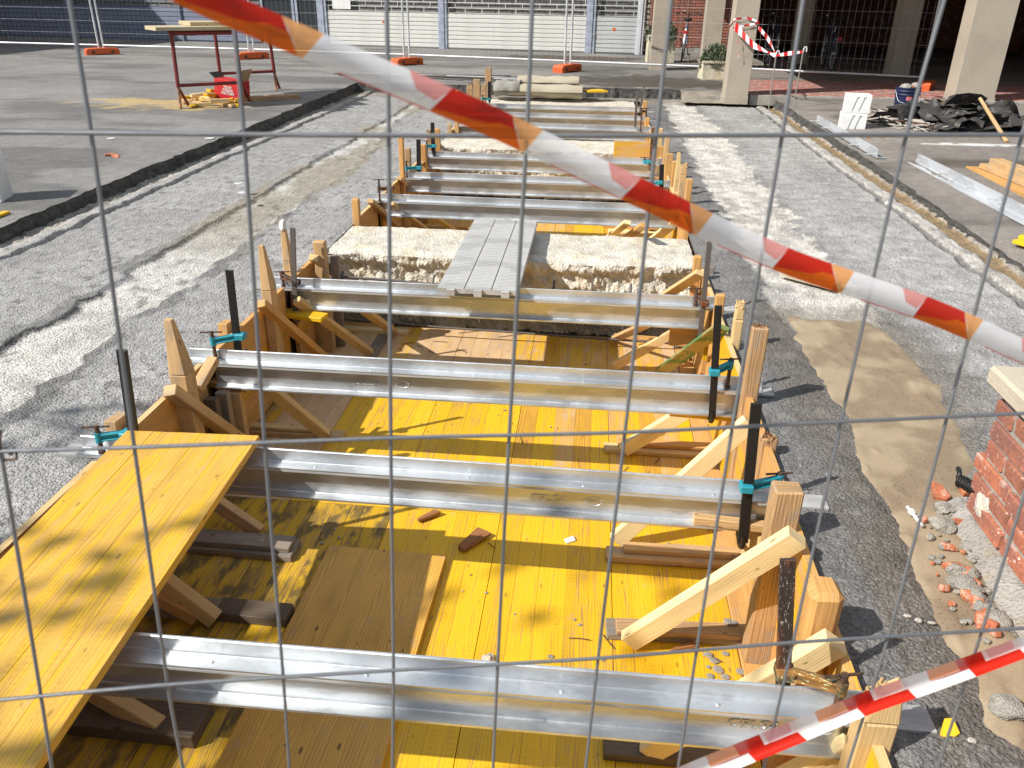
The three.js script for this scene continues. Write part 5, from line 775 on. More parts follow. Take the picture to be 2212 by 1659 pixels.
// ================================================================ ROLLED MAT, boards and rods at the far end
{
  const p = gy(1170, 205, 0.10), z = p.z - 0.15; const x0 = gz(1075, 190, z).x, x1 = gz(1252, 190, z).x, t = thing('rolled_mat', 'beige rolled up mat lying across the far end of the trench', 'rolled mat');
  const roll = (cx, cy, cz, r, L, turns, mat, name, sq) => { const pos = [], uv = [], idx = [], n = 60; for (let i = 0; i <= n; i++) { const a = i / n * turns * 6.283, q = r * (1 - 0.55 * i / n); for (const [s, e] of [0, 1, 2, 3, 4, 5, 6, 7, 8, 9].map((e) => [(e / 9 - 0.5) * L, e])) { pos.push(cx + s, cy + Math.sin(a) * q * sq * (0.75 + 0.5 * vn(e * 0.9 + 3, a * 1.1 + r * 90)) , cz + Math.cos(a) * q * (1 + 0.5 * vn(e * 0.8 + 9, a * 0.9 + r * 50))); uv.push(s, a * 0.2); } } for (let i = 0; i < n; i++) for (let j = 0; j < 9; j++) { const a = i * 10 + j; idx.push(a, a + 10, a + 11, a, a + 11, a + 1); } const g = new THREE.BufferGeometry(); g.setAttribute('position', new THREE.Float32BufferAttribute(pos, 3)); g.setAttribute('uv', new THREE.Float32BufferAttribute(uv, 2)); g.setIndex(idx); g.computeVertexNormals(); part(name, g, mat, t); };
  roll((x0 + x1) / 2 + 0.1, 0.15, z, 0.16, x1 - x0 - 0.1, 2.6, M.cloth, 'roll', 0.75); roll((x0 + x1) / 2 + 0.15, 0.27, z - 0.16, 0.14, (x1 - x0) * 0.75, 2.2, M.cloth, 'outer_fold', 0.7); roll(x0 + 0.16, 0.16, z + 0.02, 0.18, 0.42, 1.4, std({ map: T.plaster, color: new THREE.Color(0.3, 0.29, 0.26), roughness: 1, side: THREE.DoubleSide }), 'grey_netting', 0.8);
  timber('yellow_board', 'yellow board lying on top of the rolled mat', 'board', null, gz(1148, 178, z - 0.25), gz(1250, 172, z - 0.25), 0.027, 0.3, M.yelW);
  timber('yellow_board', 'yellow board on the ground beside the rolled mat', 'board', null, gy(1262, 197, 0.15), gy(1306, 196, 0.15), 0.027, 0.28, M.yel);
  for (let i = 0; i < 12; i++) { const a = gy(rr(720, 900), rr(160, 167), YB), b = gy(rr(1000, 1140), rr(166, 176), YB); a.y = b.y = levelA(a.z) + 0.012 + 0.008 * (i % 3); single('steel_rod', 'long dark steel rod in the loose bundle beyond the trench end', 'steel rod', 'loose steel rods beyond the trench', rodG(a, b, 0.009, 5), i % 4 ? M.rebar : M.rail); }
}

// ================================================================ BICYCLES
function bicycle(label, dark) {
  const t = thing('bicycle', label, 'bicycle', 'bicycles in the arcade'), R = 0.335;
  const wheelAt = (x) => { const w = part('wheel', (() => { const g = new THREE.TorusGeometry(R - 0.018, 0.02, 8, 36); return g; })(), M.rubber, t); w.position.set(x, R, 0); part('rim', new THREE.TorusGeometry(R - 0.045, 0.011, 6, 36), M.rail, w); const s = []; for (let i = 0; i < 18; i++) { const a = i / 18 * 6.283; s.push(rodG(V(0, 0, i % 2 ? 0.03 : -0.03), V(Math.cos(a) * (R - 0.05), Math.sin(a) * (R - 0.05), 0), 0.0014, 3)); } part('spokes', merge(s), M.rail, w); part('hub', rodG(V(0, 0, -0.05), V(0, 0, 0.05), 0.02, 8), M.rail, w); return w; };
  wheelAt(-0.52); wheelAt(0.55);
  const bb = V(-0.05, 0.29, 0), seat = V(-0.21, 0.74, 0), head = V(0.33, 0.80, 0), hb = V(0.38, 0.62, 0), rear = V(-0.52, R, 0), fr = V(0.55, R, 0);
  part('frame', merge([rodG(bb, seat, 0.017, 8), rodG(bb, hb, 0.021, 8), rodG(seat, head, 0.017, 8), rodG(head, hb, 0.02, 8), ...[-0.05, 0.05].flatMap((z) => [rodG(bb, rear.clone().setZ(z), 0.010, 6), rodG(seat, rear.clone().setZ(z), 0.009, 6)])]), dark ? M.bluePl : std({ color: new THREE.Color(0.05, 0.09, 0.3), roughness: 0.35 }), t);
  part('fork', merge([-0.05, 0.05].map((z) => rodG(hb, fr.clone().setZ(z), 0.011, 6))), M.rail, t);
  const bars = part('handlebar', merge([rodG(head, V(0.31, 1.0, 0), 0.013, 8), tubeG([V(0.18, 1.0, -0.29), V(0.24, 1.02, -0.2), V(0.33, 0.99, -0.06), V(0.33, 0.99, 0.06), V(0.24, 1.02, 0.2), V(0.18, 1.0, 0.29)], 0.012, 6, 24)]), M.dark0, t); for (const z of [-1, 1]) part('grip', rodG(V(0.19, 1.0, 0.22 * z), V(0.17, 1.0, 0.31 * z), 0.017, 8), M.rubber, bars); part('bell', lump(0.022, 2), M.rail, bars).position.set(0.26, 1.05, -0.12);
  part('seat_post', rodG(seat, V(-0.25, 0.86, 0), 0.012, 8), M.rail, t);
  const sd = lump(0.12, 5, 1.1, 0.35, 0.75); sd.translate(-0.25, 0.89, 0); part('saddle', sd, M.rubber, t);
  part('mudguard', (() => { const g = new THREE.TorusGeometry(R + 0.02, 0.022, 5, 16, 2.0); g.rotateZ(1.3); g.scale(1, 1, 1.3); g.translate(-0.52, R, 0); return g; })(), dark ? M.dark0 : M.white, t);
  part('rear_reflector', boxG(-0.9, -0.87, 0.60, 0.67, -0.04, 0.04), M.boxRed, t); part('crank', merge([rodG(bb.clone().setZ(0.08), V(-0.05, 0.13, 0.1), 0.01, 6), rodG(bb.clone().setZ(-0.08), V(-0.05, 0.45, -0.1), 0.01, 6), boxG(-0.1, 0, 0.12, 0.14, 0.1, 0.18), boxG(-0.1, 0, 0.44, 0.46, -0.18, -0.1)]), M.dark0, t);
  part('carrier', merge([rodG(V(-0.3, 0.72, 0.06), V(-0.8, 0.7, 0.06), 0.006, 5), rodG(V(-0.3, 0.72, -0.06), V(-0.8, 0.7, -0.06), 0.006, 5), rodG(V(-0.55, R, 0.07), V(-0.7, 0.7, 0.06), 0.005, 5)]), M.dark0, t); part('kickstand', rodG(V(-0.3, 0.33, 0.06), V(-0.42, 0.01, 0.2), 0.008, 5), M.red, t);
  return t;
}
{ const p = gy(1475, 133, YB); const b = bicycle('bicycle with a white mudguard parked by the sunlit brick wall'); b.position.set(p.x + 0.03, YB + 0.006, p.z - 0.5); b.rotation.set(0, Math.PI / 2 - 0.12, 0); b.rotateX(0.05);
  for (const [x, z, a, l] of [[4.0, -20.4, 1.2, 'dark bicycle in the shade just past the sunlit brick wall'], [5.0, -19.3, 1.5, 'dark bicycle standing deeper in the shaded arcade']]) { const c = bicycle(l, true); c.position.set(x, YB + 0.006, z); c.rotation.y = a; } }

// ================================================================ PLANTERS
{
  M.leaf = std({ color: new THREE.Color(0.075, 0.105, 0.055), roughness: 0.7, side: THREE.DoubleSide }); M.leafB = std({ color: new THREE.Color(0.13, 0.16, 0.10), roughness: 0.7, side: THREE.DoubleSide }); M.planter = std({ map: T.conc, bumpMap: T.concB, bumpScale: 0.012, roughness: 0.95, color: new THREE.Color(0.78, 0.73, 0.58) });
  const leafG = new THREE.BufferGeometry(); leafG.setAttribute('position', new THREE.Float32BufferAttribute([0, 0, 0, 0.014, 0.03, 0.004, 0, 0.075, 0, -0.014, 0.03, 0.004], 3)); leafG.setIndex([0, 1, 2, 0, 2, 3]); leafG.computeVertexNormals();
  const leaves = (par, n, f, mat, s) => { const m = new THREE.InstancedMesh(leafG, mat, n), o = new THREE.Object3D(); for (let i = 0; i < n; i++) { o.position.copy(f()); o.rotation.set(rr(-1, 1), rr(0, 6.3), rr(-1, 1)); o.scale.setScalar(s * rr(0.7, 1.3)); o.updateMatrix(); m.setMatrixAt(i, o.matrix); } m.name = 'foliage'; m.userData.kind = 'stuff'; m.castShadow = m.receiveShadow = true; par.add(m); };
  const plant = (px, py, w, h, d, bush, label, pl, dx = 0) => { const p = gy(px, py, YB); const t = thing('planter', label, 'planter', 'concrete planters', [p.x + dx, YB - 0.02, p.z - d / 2], 0.1); part('trough', merge([boxG(-w / 2, w / 2, 0, h, -d / 2, -d / 2 + 0.04), boxG(-w / 2, w / 2, 0, h, d / 2 - 0.04, d / 2), boxG(-w / 2, -w / 2 + 0.04, 0, h - 0.003, -d / 2 + 0.04, d / 2 - 0.04), boxG(w / 2 - 0.04, w / 2, 0, h - 0.003, -d / 2 + 0.04, d / 2 - 0.04)]), M.planter, t); part('rim', merge([boxG(-w / 2 - 0.02, w / 2 + 0.02, h, h + 0.04, d / 2 - 0.04, d / 2 + 0.02), boxG(-w / 2 - 0.02, w / 2 + 0.02, h, h + 0.04, -d / 2 - 0.02, -d / 2 + 0.04)]), M.planter, t); part('soil', boxG(-w / 2 + 0.04, w / 2 - 0.04, h - 0.1, h - 0.04, -d / 2 + 0.04, d / 2 - 0.04), M.soil, t);
    const b = thing('shrub', pl, 'shrub', 'shrubs in the planters', [p.x + dx, YB + h - 0.06, p.z - d / 2]); const st = []; for (let i = 0; i < 26; i++) { const q = V(rr(-1, 1) * bush[0] * 0.8, bush[1] * rr(0.4, 0.95), rr(-1, 1) * bush[0] * 0.6); st.push(rodG(V(q.x * 0.25, -0.03, q.z * 0.25), q, 0.007, 4, 0.002)); } part('stems', merge(st), M.bark, b);
    const f = () => { let q; do { q = V(rr(-1, 1), rr(-0.2, 1), rr(-1, 1)); } while (q.lengthSq() > 1 || vn(q.x * 4 + 30, q.y * 4 + q.z * 3 + 30) < 0.38); return V(q.x * bush[0], q.y * bush[1], q.z * bush[0] * 0.8); }; leaves(b, bush[2], f, M.leaf, bush[3]); leaves(b, bush[2] >> 1, f, M.leafB, bush[3]); };
  plant(1446, 136, 0.62, 0.56, 0.3, [0.36, 0.36, 700, 1.3], 'tall cream planter beside the pillar nearest the narrow shutter', 'leafy shrub showing past the pillar nearest the narrow shutter', -0.22);
  plant(1546, 172, 0.5, 0.3, 0.4, [0.28, 0.36, 2400, 0.75], 'low cream planter between the two sunlit arcade pillars', 'bushy grey green shrub beside the tape wrapped pillar', -0.03);
}

// ================================================================ TAPE on the pillar and its two rods
{
  const c = document.createElement('canvas'); c.width = 128; c.height = 16; const x = c.getContext('2d'); x.fillStyle = '#f0eeee'; x.fillRect(0, 0, 128, 16); x.fillStyle = '#c4161c'; x.beginPath(); x.moveTo(0, 0); x.lineTo(64, 0); x.lineTo(76, 16); x.lineTo(12, 16); x.fill(); const tx = new THREE.CanvasTexture(c); tx.wrapS = tx.wrapT = THREE.RepeatWrapping; tx.colorSpace = THREE.SRGBColorSpace; const mt = std({ map: tx, roughness: 0.5, side: THREE.DoubleSide });
  const band = (pts, w = 0.028) => { const cv = new THREE.CatmullRomCurve3(pts, false, 'catmullrom', 0.2), n = 40, pos = [], uv = [], idx = []; const L = cv.getLength(); for (let i = 0; i <= n; i++) { const p = cv.getPointAt(i / n), tw = i * 0.35; const o = V(Math.sin(tw) * 0.3, 1, Math.cos(tw) * 0.3).normalize().multiplyScalar(w / 2); pos.push(p.x - o.x, p.y - o.y, p.z - o.z, p.x + o.x, p.y + o.y, p.z + o.z); uv.push(i / n * L / 0.16, 0, i / n * L / 0.16, 1); } for (let i = 0; i < n; i++) { const a = i * 2; idx.push(a, a + 2, a + 3, a, a + 3, a + 1); } const g = new THREE.BufferGeometry(); g.setAttribute('position', new THREE.Float32BufferAttribute(pos, 3)); g.setAttribute('uv', new THREE.Float32BufferAttribute(uv, 2)); g.setIndex(idx); g.computeVertexNormals(); return g; };
  const t = thing('barrier_tape', 'red and white tape tied round the cream pillar and two thin rods', 'barrier tape', 'red and white barrier tapes');
  const r1 = gy(1661, 231, 0.06), r2 = gy(1712, 241, 0.06), h1 = gz(1676, 120, r1.z), h2 = gz(1735, 112, r2.z);
  const y1 = gz(1600, 38, -13.55).y, y2 = gz(1600, 58, -13.55).y, xl = 2.035, xr = 2.415, zf = -13.56, zr = -14.0;
  part('strand', band([V(xl, y2, zr), V(xl, y1 - 0.03, zf), V((xl + xr) / 2, y1, zf), V(xr, y1 - 0.06, zf), V(xr, y1 - 0.1, zr)]), mt, t); part('strand', band([V(xl, y2 - 0.02, zf + 0.01), V((xl + xr) / 2, y2 + 0.02, zf + 0.01), V(xr, y2 + 0.06, zf + 0.01)]), mt, t);
  for (let k = 0; k < 4; k++) part('strand', band([V(xl + 0.02, y2 - 0.03 * k + 0.06, zf + 0.03), V(lerp(xl, h1.x, 0.5), lerp(y2, h1.y, 0.5) - 0.03 - 0.02 * k, lerp(zf, h1.z, 0.5)), h1.clone().add(V(0, 0.012 * k - 0.02, 0))]), mt, t);
  for (let k = 0; k < 2; k++) part('strand', band([V(xr, y1 - 0.12 - 0.02 * k, zf), V(lerp(xr, h1.x, 0.5), lerp(y1, h1.y, 0.5) - 0.04 * k, lerp(zf, h1.z, 0.5)), h1.clone().add(V(0.01, 0.01 * k, 0))]), mt, t);
  for (let k = 0; k < 2; k++) part('strand', band([h1.clone(), h1.clone().lerp(h2, 0.5).add(V(0, -0.01 + 0.03 * k, 0)), h2.clone()]), mt, t);
  part('strand', band([V(xl + 0.08, y2, zf + 0.02), V(xl + 0.1, y2 - 0.2, zf + 0.04), V(xl + 0.13, y2 - 0.42, zf + 0.05)]), mt, t);
  for (const [r, h, l] of [[r1, h1, 'thin hooked rod nearer the tape wrapped pillar'], [r2, h2, 'thin hooked rod farther from the tape wrapped pillar']]) { const q = thing('iron_rod', l, 'iron rod', 'hooked rods holding the tape'); part('shaft', rodG(r.clone().setY(-0.02), h.clone().add(V(0, 0.02, 0)), 0.0085, 6), M.concG, q); part('hook', tubeG([h.clone(), h.clone().add(V(0.01, 0.06, 0)), h.clone().add(V(0.04, 0.06, 0)), h.clone().add(V(0.045, 0, 0))], 0.009, 6, 12), M.white, q); }
}

// ================================================================ MATERIAL HEAPS on the bucket side
{
  // foam blocks, two stacked, slanting slots in the face
  const p = gy(1838, 281, 0.10); for (let k = 0; k < 2; k++) { const t = thing('foam_block', k ? 'upper white foam block with slanting slots, stacked beside the bucket' : 'lower white foam block with slanting slots, under its twin', 'foam block', 'stacked foam blocks', [p.x + 0.02 + 0.015 * k, 0.092 + 0.215 * k, p.z - 0.08], -0.12 - 0.03 * k);
    const w = 0.29, h = 0.212, s = new THREE.Shape([new THREE.Vector2(-w / 2, 0), new THREE.Vector2(w / 2, 0), new THREE.Vector2(w / 2, h), new THREE.Vector2(-w / 2, h)]); for (const x of [-0.035, 0.045]) { const q = new THREE.Path([new THREE.Vector2(x - 0.03, 0.015), new THREE.Vector2(x + 0.0, 0.015), new THREE.Vector2(x + 0.045, 0.185), new THREE.Vector2(x + 0.015, 0.185)]); s.holes.push(q); }
    const g = new THREE.ExtrudeGeometry(s, { depth: 0.014, bevelEnabled: false }); g.translate(0, 0, 0.096); part('slotted_face', g, M.foam, t); part('body', boxG(-w / 2, w / 2, 0, h, -0.11, 0.0955), M.foam, t); }
  // bucket
  const b = gy(1956, 253, 0.12), bk = thing('bucket', 'dark blue plastic bucket full of rubble', 'bucket', null, [b.x, 0.125, b.z - 0.12]);
  const prof = [[0.001, 0], [0.125, 0], [0.13, 0.01], [0.15, 0.27], [0.162, 0.272], [0.162, 0.285], [0.153, 0.287], [0.155, 0.31], [0.166, 0.312], [0.166, 0.33], [0.158, 0.333], [0.16, 0.36], [0.168, 0.362], [0.168, 0.372], [0.152, 0.372], [0.14, 0.2], [0.001, 0.19]].map(([a, c]) => new THREE.Vector2(a, c)); part('shell', new THREE.LatheGeometry(prof, 32), M.bluePl, bk); part('bail_handle', tubeG([V(-0.165, 0.33, 0), V(-0.14, 0.2, 0.13), V(0, 0.17, 0.185), V(0.14, 0.2, 0.13), V(0.165, 0.33, 0)], 0.004, 5, 24), M.rail, bk); { const g = new THREE.CylinderGeometry(0.152, 0.147, 0.06, 10, 1, true, -0.35, 0.5); g.translate(0, 0.24, 0); part('label', g, std({ color: new THREE.Color(0.6, 0.18, 0.2), roughness: 0.5, side: THREE.DoubleSide }), bk); }
  for (let i = 0; i < 9; i++) { const g = lump(rr(0.03, 0.06), i); g.translate(rr(-0.09, 0.09), 0.35 + rr(0, 0.05), rr(-0.09, 0.09)); part('rubble', g, i % 3 ? M.concG : M.terra, bk); }
  // scrap bars
  const bars = []; for (let i = 0; i < 260; i++) { const t = rnd(), c = gy(lerp(1865, 2010, t) + rr(-14, 14), lerp(252, 283, t * 0.8 + 0.1) + rr(-8, 8), 0.12), L = rr(0.12, 0.4), d = V(0.8 + rr(-0.5, 0.4), rr(-0.15, 0.2), 0.75 + rr(-0.6, 0.5)).normalize().multiplyScalar(L / 2); c.y = 0.13 + rr(0, 0.13) * (1 - Math.abs(t - 0.4)); bars.push(rodG(c.clone().sub(d), c.clone().add(d), rr(0.006, 0.011), 5)); }
  const half = 180; const sb = single('scrap_bars', 'heap of short grey steel bar scraps beside the foam blocks', 'scrap bars', null, merge(bars.slice(0, half)), std({ map: T.conc, color: new THREE.Color(0.6, 0.57, 0.53), roughness: 0.8, metalness: 0.1 })); sb.userData.kind = 'stuff'; const sr = single('scrap_bars', 'brown rusted bar scraps mixed into the steel heap', 'scrap bars', null, merge(bars.slice(half)), M.rust); sr.userData.kind = 'stuff';
  // bitumen sheets
  const cpt = gy(2085, 285, 0.11); for (let i = 0; i < 60; i++) { const a = rr(0, 6.283), q = Math.sqrt(rnd()), L = q; const g0 = new THREE.RingGeometry(0.002, rr(0.16, 0.36), 18, 6); g0.rotateX(-Math.PI / 2); const pp = g0.attributes.position, kx = rr(-0.5, 1.3), kz = rr(-0.5, 1.3), el = rr(0.55, 1); for (let j = 0; j < pp.count; j++) { let X = pp.getX(j), Z = pp.getZ(j); const an = Math.atan2(Z, X), k = 0.72 + 0.5 * vn(Math.cos(an) * 3 + i * 5 + 20, Math.sin(an) * 3 + 20); X *= k; Z *= k * el; pp.setXYZ(j, X, -kx * X * X - kz * Z * Z + 0.11 * (vn(X * 9 + i * 7, Z * 9 + 9) - 0.5) + 0.03 * (vn(X * 30 + i, Z * 30) - 0.5), Z); } g0.computeVertexNormals(); const g1 = g0.clone(); g1.translate(0, -0.006, 0); const g = merge([g0, g1]);
    const m = single('bitumen_sheet', 'torn black bitumen sheet in the heap before the wide arcade pillar', 'bitumen sheet', 'torn bitumen sheets in a heap', g, M.tar); const hgt = 0.25 * Math.max(0, 1 - q * q); m.position.set(cpt.x + Math.cos(a) * q * 0.82, 0.15 + hgt * rr(0.75, 1), cpt.z - 0.35 + Math.sin(a) * q * 0.55); m.rotation.set(rr(-0.5, 0.5) + Math.sin(a) * 0.45 * q, rr(0, 6.28), rr(-0.4, 0.4) - Math.cos(a) * 0.5 * q); }
  { const a = gy(2175, 307, 0.13), d = gz(2117, 213, a.z - 0.9); single('wooden_handle', 'round wooden tool handle leaning on the bitumen heap', 'tool handle', null, rodG(a, d, 0.024, 10, 0.02), M.pineB); }
  for (let i = 0; i < 5; i++) { const a = gy(1975 + i * 8, 283 - i * 3, 0.14), q = gy(2060 + i * 10, 238 - i * 3, 0.2); single('strapping', 'pale thin strapping wire curling out of the bitumen heap', 'strapping', 'strapping wires in the heap', tubeG([a, a.clone().lerp(q, 0.4).add(V(0, 0.1 + 0.02 * i, 0)), a.clone().lerp(q, 0.7).add(V(-0.05, 0.04, 0.1)), q], 0.005, 5, 16), M.rail); }
  // steel angles with lugs
  const angleBar = (a, d, label) => { const t = thing('steel_angle', label, 'steel angle', 'steel angles lying on the asphalt'); const L = a.distanceTo(d), s = extr([[-0.05, -0.02], [0.05, -0.02], [0.05, -0.012], [-0.03, -0.012], [-0.042, 0], [-0.042, 0.075], [-0.05, 0.075]], L); s.translate(-L / 2, 0, 0); place(part('angle', s, M.angle, t), a, d, UP); const u = V().subVectors(d, a).normalize(), n = V().crossVectors(u, UP); for (let k = 0.04; k < L; k += L / 4.2) { const p0 = a.clone().addScaledVector(u, k).add(V(0, 0.012, 0)); part('lug', rodG(p0.clone().addScaledVector(n, -0.02), p0.clone().addScaledVector(n, -0.16), 0.007, 6), M.rail, t); } return t; };
  angleBar(gy(1905, 338, 0.115), gy(1772, 262, 0.14), 'galvanised steel angle with short lugs lying between the kerb channel and the foam blocks'); angleBar(gy(1970, 347, 0.115), gy(2240, 488, 0.095), 'galvanised steel angle with short lugs lying next to the stacked timber boards');
  // timber boards at the frame edge
  for (const [a, d, y, w, h, m, l] of [[[2108, 364], [2300, 452], 0.10, 0.2, 0.04, M.orange, 'bottom yellow brown board of the small stack beside the steel angle'], [[2133, 358], [2320, 434], 0.145, 0.16, 0.045, M.pineB, 'middle board of the small stack beside the steel angle'], [[2150, 350], [2340, 420], 0.20, 0.12, 0.07, M.pineB, 'thick top timber of the small stack beside the steel angle']]) timber('timber_board', l, 'board', 'stacked boards on the asphalt', gy(a[0], a[1], y), gy(d[0], d[1], y), h, w, m);
  timber('yellow_board', 'bright yellow board end in the low stack near the brick pier', 'board', null, gy(2196, 520, 0.075), gy(2330, 560, 0.075), 0.027, 0.09, M.yel); timber('yellow_board', 'bright yellow board crosswise on the low stack near the brick pier', 'board', null, gy(2206, 510, 0.102), gy(2340, 545, 0.102), 0.027, 0.07, M.yel);
  { const q = gy(1892, 305, 0.09); for (const [dx, dz, L, a, m] of [[0, 0, 0.22, 0.1, M.grey], [0.03, -0.1, 0.16, -0.6, M.bark], [-0.08, -0.02, 0.1, 1.2, M.bark], [0.1, 0.02, 0.12, 1.0, M.pineB]]) timber('wood_bit', 'small broken wood bit next to the lugged steel angle', 'wood bit', 'broken wood bits on the asphalt', q.clone().add(V(dx - Math.cos(a) * L / 2, 0, dz + Math.sin(a) * L / 2)), q.clone().add(V(dx + Math.cos(a) * L / 2, 0.02, dz - Math.sin(a) * L / 2)), 0.03, 0.04, m); }
  timber('old_plank', 'pale cement covered plank lying on the whitish strip', 'plank', null, gy(1696, 588, 0.02), gy(1808, 618, 0.02), 0.03, 0.12, M.cemWood = std({ map: T.conc, color: new THREE.Color(0.62, 0.58, 0.48), roughness: 0.95 }));
}

// ================================================================ BRICK PIER by the fence, rubble
{
  const t = thing('brick_pier', 'low red brick wall end with a pale stone coping', 'brick wall'); const x0 = 1.335, x1 = 1.60, zf = -2.44, zn = -0.4;
  const core = boxG(x0 + 0.014, x1 - 0.014, 0.0, 0.475, zf + 0.03, zn); part('mortar', core, M.mortar, t);
  const gh = Array.from({ length: 4 }, () => bar(0.236, 0.058, 0.12, 0.005, 0.003, undefined, true)), gs = Array.from({ length: 3 }, () => bar(0.118, 0.058, 0.25, 0.005, 0.003, undefined, true));
  for (let r = 0; r < 6; r++) { const y = 0.075 + r * 0.069; if (r % 2) { for (let k = 0; k < 16; k++) { const z = zf + 0.06 + k * 0.13 + (r === 3 ? 0.02 : 0); if (z > zn) break; const m = part('brick', gs[k % 3], pick([M.brick, M.brickB, M.brickC]), t); m.position.set((x0 + x1) / 2 + rr(-0.006, 0.004), y, z); m.rotation.y = Math.PI / 2 + rr(-0.02, 0.02); m.rotation.z = rr(-0.02, 0.02); } } else for (let k = 0; k < 9; k++) { const z = zf + (r % 4 ? 0.10 : 0.14) + k * 0.25; if (z > zn) break; for (const x of [x0 + 0.06, x1 - 0.06]) { const m = part('brick', gh[(k + r) % 4], pick([M.brick, M.brickB, M.brickC]), t); m.position.set(x + rr(-0.005, 0.004), y, z); m.rotation.y = Math.PI / 2 + rr(-0.03, 0.03); } } }
  const cap = (() => { const g = bar(2.1, 0.06, 0.33, 0.01, 0.003); g.rotateY(Math.PI / 2); g.translate((x0 + x1) / 2, 0.52, zf + 1.02); return g; })(); part('coping', cap, std({ map: T.plaster, bumpMap: T.plasB, bumpScale: 0.002, color: new THREE.Color(0.52, 0.46, 0.36), roughness: 0.9 }), t);
  part('coping_bed', boxG(x0 - 0.004, x1 + 0.004, 0.474, 0.49, zf + 0.01, zn), M.mortar, t);
  const ft = sheet(lin(x0 - 0.07, x1, 40), lin(zn, zf - 0.05, 110), (x, z) => 0.05 * sst(x0 - 0.07, x0 + 0.01, x + 0.07 * (fbm(z * 6, x * 8, 4) - 0.5)) + 0.02 * (fbm(x * 30, z * 30, 3) - 0.5) - 0.012, null); part('broken_footing', ft, M.footing = std({ map: T.conc, bumpMap: T.concB, bumpScale: 0.01, roughness: 1, color: new THREE.Color(0.42, 0.40, 0.37) }), t);
  { const g = lump(0.04, 8, 0.5, 1.2, 1, 3); g.translate(x0 + 0.015, 0.10, zf + 0.1); part('white_plaster', g, M.conc, t); }
}
{
  const put = (m, px, py, y = 0.0) => { const p = gy(px, py, y); m.position.x = p.x; m.position.z = p.z; m.position.y = y; return m; };
  const shard = (px, py, r, tilt, l, g) => { const m = single('terracotta_shard', l, 'shard', g, flake(5, r * 0.82, 0.014, px), M.terra); put(m, px, py, 0.0); m.rotation.set(tilt, rr(0, 6), rr(-0.2, 0.2)); return m; };
  shard(2030, 1068, 0.062, 0.25, 'largest flat terracotta tile piece in the mud near the black hose'); shard(2088, 1062, 0.035, 0.1, 'terracotta tile piece tucked beside the black hose');
  for (const [x, y, r] of [[2068, 1130, 0.03], [2046, 1185, 0.022], [1996, 1126, 0.012], [2060, 1228, 0.035], [2080, 1236, 0.03], [2048, 1226, 0.02], [2040, 1275, 0.022], [2092, 1262, 0.02], [2105, 1266, 0.024], [2088, 1290, 0.03], [2112, 1308, 0.03], [2100, 1298, 0.014], [2128, 1330, 0.026], [2146, 1352, 0.03], [2118, 1348, 0.034], [2150, 1372, 0.02]]) shard(x, y, r, rr(-0.5, 0.5), 'small terracotta shard in the rubble strip along the brick pier', 'terracotta shards along the brick pier');
  for (const [x, y, r] of [[2042, 1100, 0.045], [2034, 1134, 0.055], [2010, 1160, 0.018], [2038, 1180, 0.02], [2066, 1232, 0.04], [2080, 1262, 0.045], [2096, 1276, 0.05], [2110, 1290, 0.04], [2130, 1316, 0.04], [2062, 1256, 0.03], [1985, 1112, 0.016], [2150, 1340, 0.045], [2100, 1240, 0.03], [2180, 1530, 0.06]]) { const m = single('concrete_rubble', 'grey crumbled mortar lump in the rubble strip along the brick pier', 'rubble', 'mortar lumps along the brick pier', lump(r * 0.75, x * 0.37, 1, 0.6, 1, 3), M.mortar); put(m, x, y, 0.004); m.rotation.y = rr(0, 6); }
  for (let i = 0; i < 70; i++) { const p = gy(rr(2000, 2150), rr(1110, 1400), 0); if (p.x > 1.33 || p.x < 1.12) continue; const m = single('rubble_crumb', 'tiny mortar crumb scattered along the brick pier', 'rubble', 'crumbs along the brick pier', lump(rr(0.004, 0.012), i, 1, 0.7, 1, 1), i % 4 ? M.mortar : M.terra); m.position.set(p.x, 0.002, p.z); }
  const hz = thing('black_hose', 'black corrugated hose end sticking out of the brick pier foot', 'hose'); const a = gy(2110, 1060, 0.03), b = gy(2075, 1040, 0.025); part('sleeve', rodG(a, b, 0.022, 12), M.black, hz); const rg = []; for (let i = 0; i < 7; i++) { const q = new THREE.TorusGeometry(0.022, 0.003, 5, 14); q.applyQuaternion(new THREE.Quaternion().setFromUnitVectors(V(0, 0, 1), V().subVectors(b, a).normalize())); const c = a.clone().lerp(b, i / 6); q.translate(c.x, c.y, c.z); rg.push(q); } part('ridges', merge(rg), M.black, hz); part('cable', tubeG([b, gy(2070, 1035, 0.03), gy(2073, 1022, 0.05), gy(2070, 1012, 0.05)], 0.009, 8, 16), M.black, hz);
  const pl = thing('white_plug', 'white plastic tube with a collar lying in the mud', 'plastic tube'); part('tube', rodG(gy(1960, 1095, 0.015), gy(1992, 1135, 0.012), 0.006, 8), M.white, pl); part('collar', rodG(gy(1968, 1104, 0.015), gy(1971, 1108, 0.015), 0.012, 10), M.white, pl);
  { const m = single('yellow_scrap', 'small yellow plastic scrap on the dark asphalt near the wide split stake', 'scrap', null, flake(5, 0.03, 0.006, 3), M.yel); put(m, 2052, 1578, 0.006); m.rotation.set(0.3, 1, 0.2); }
  for (const [x, y] of [[1960, 1330], [1985, 1340], [2012, 1345], [1900, 1560], [2100, 1600]]) { const m = single('mortar_fleck', 'pale fleck of mortar on the dark asphalt beside the trench', 'rubble', 'mortar flecks on the dark asphalt', lump(0.008, x, 1.3, 0.4, 1, 1), M.conc); put(m, x, y, 0.005); }
}
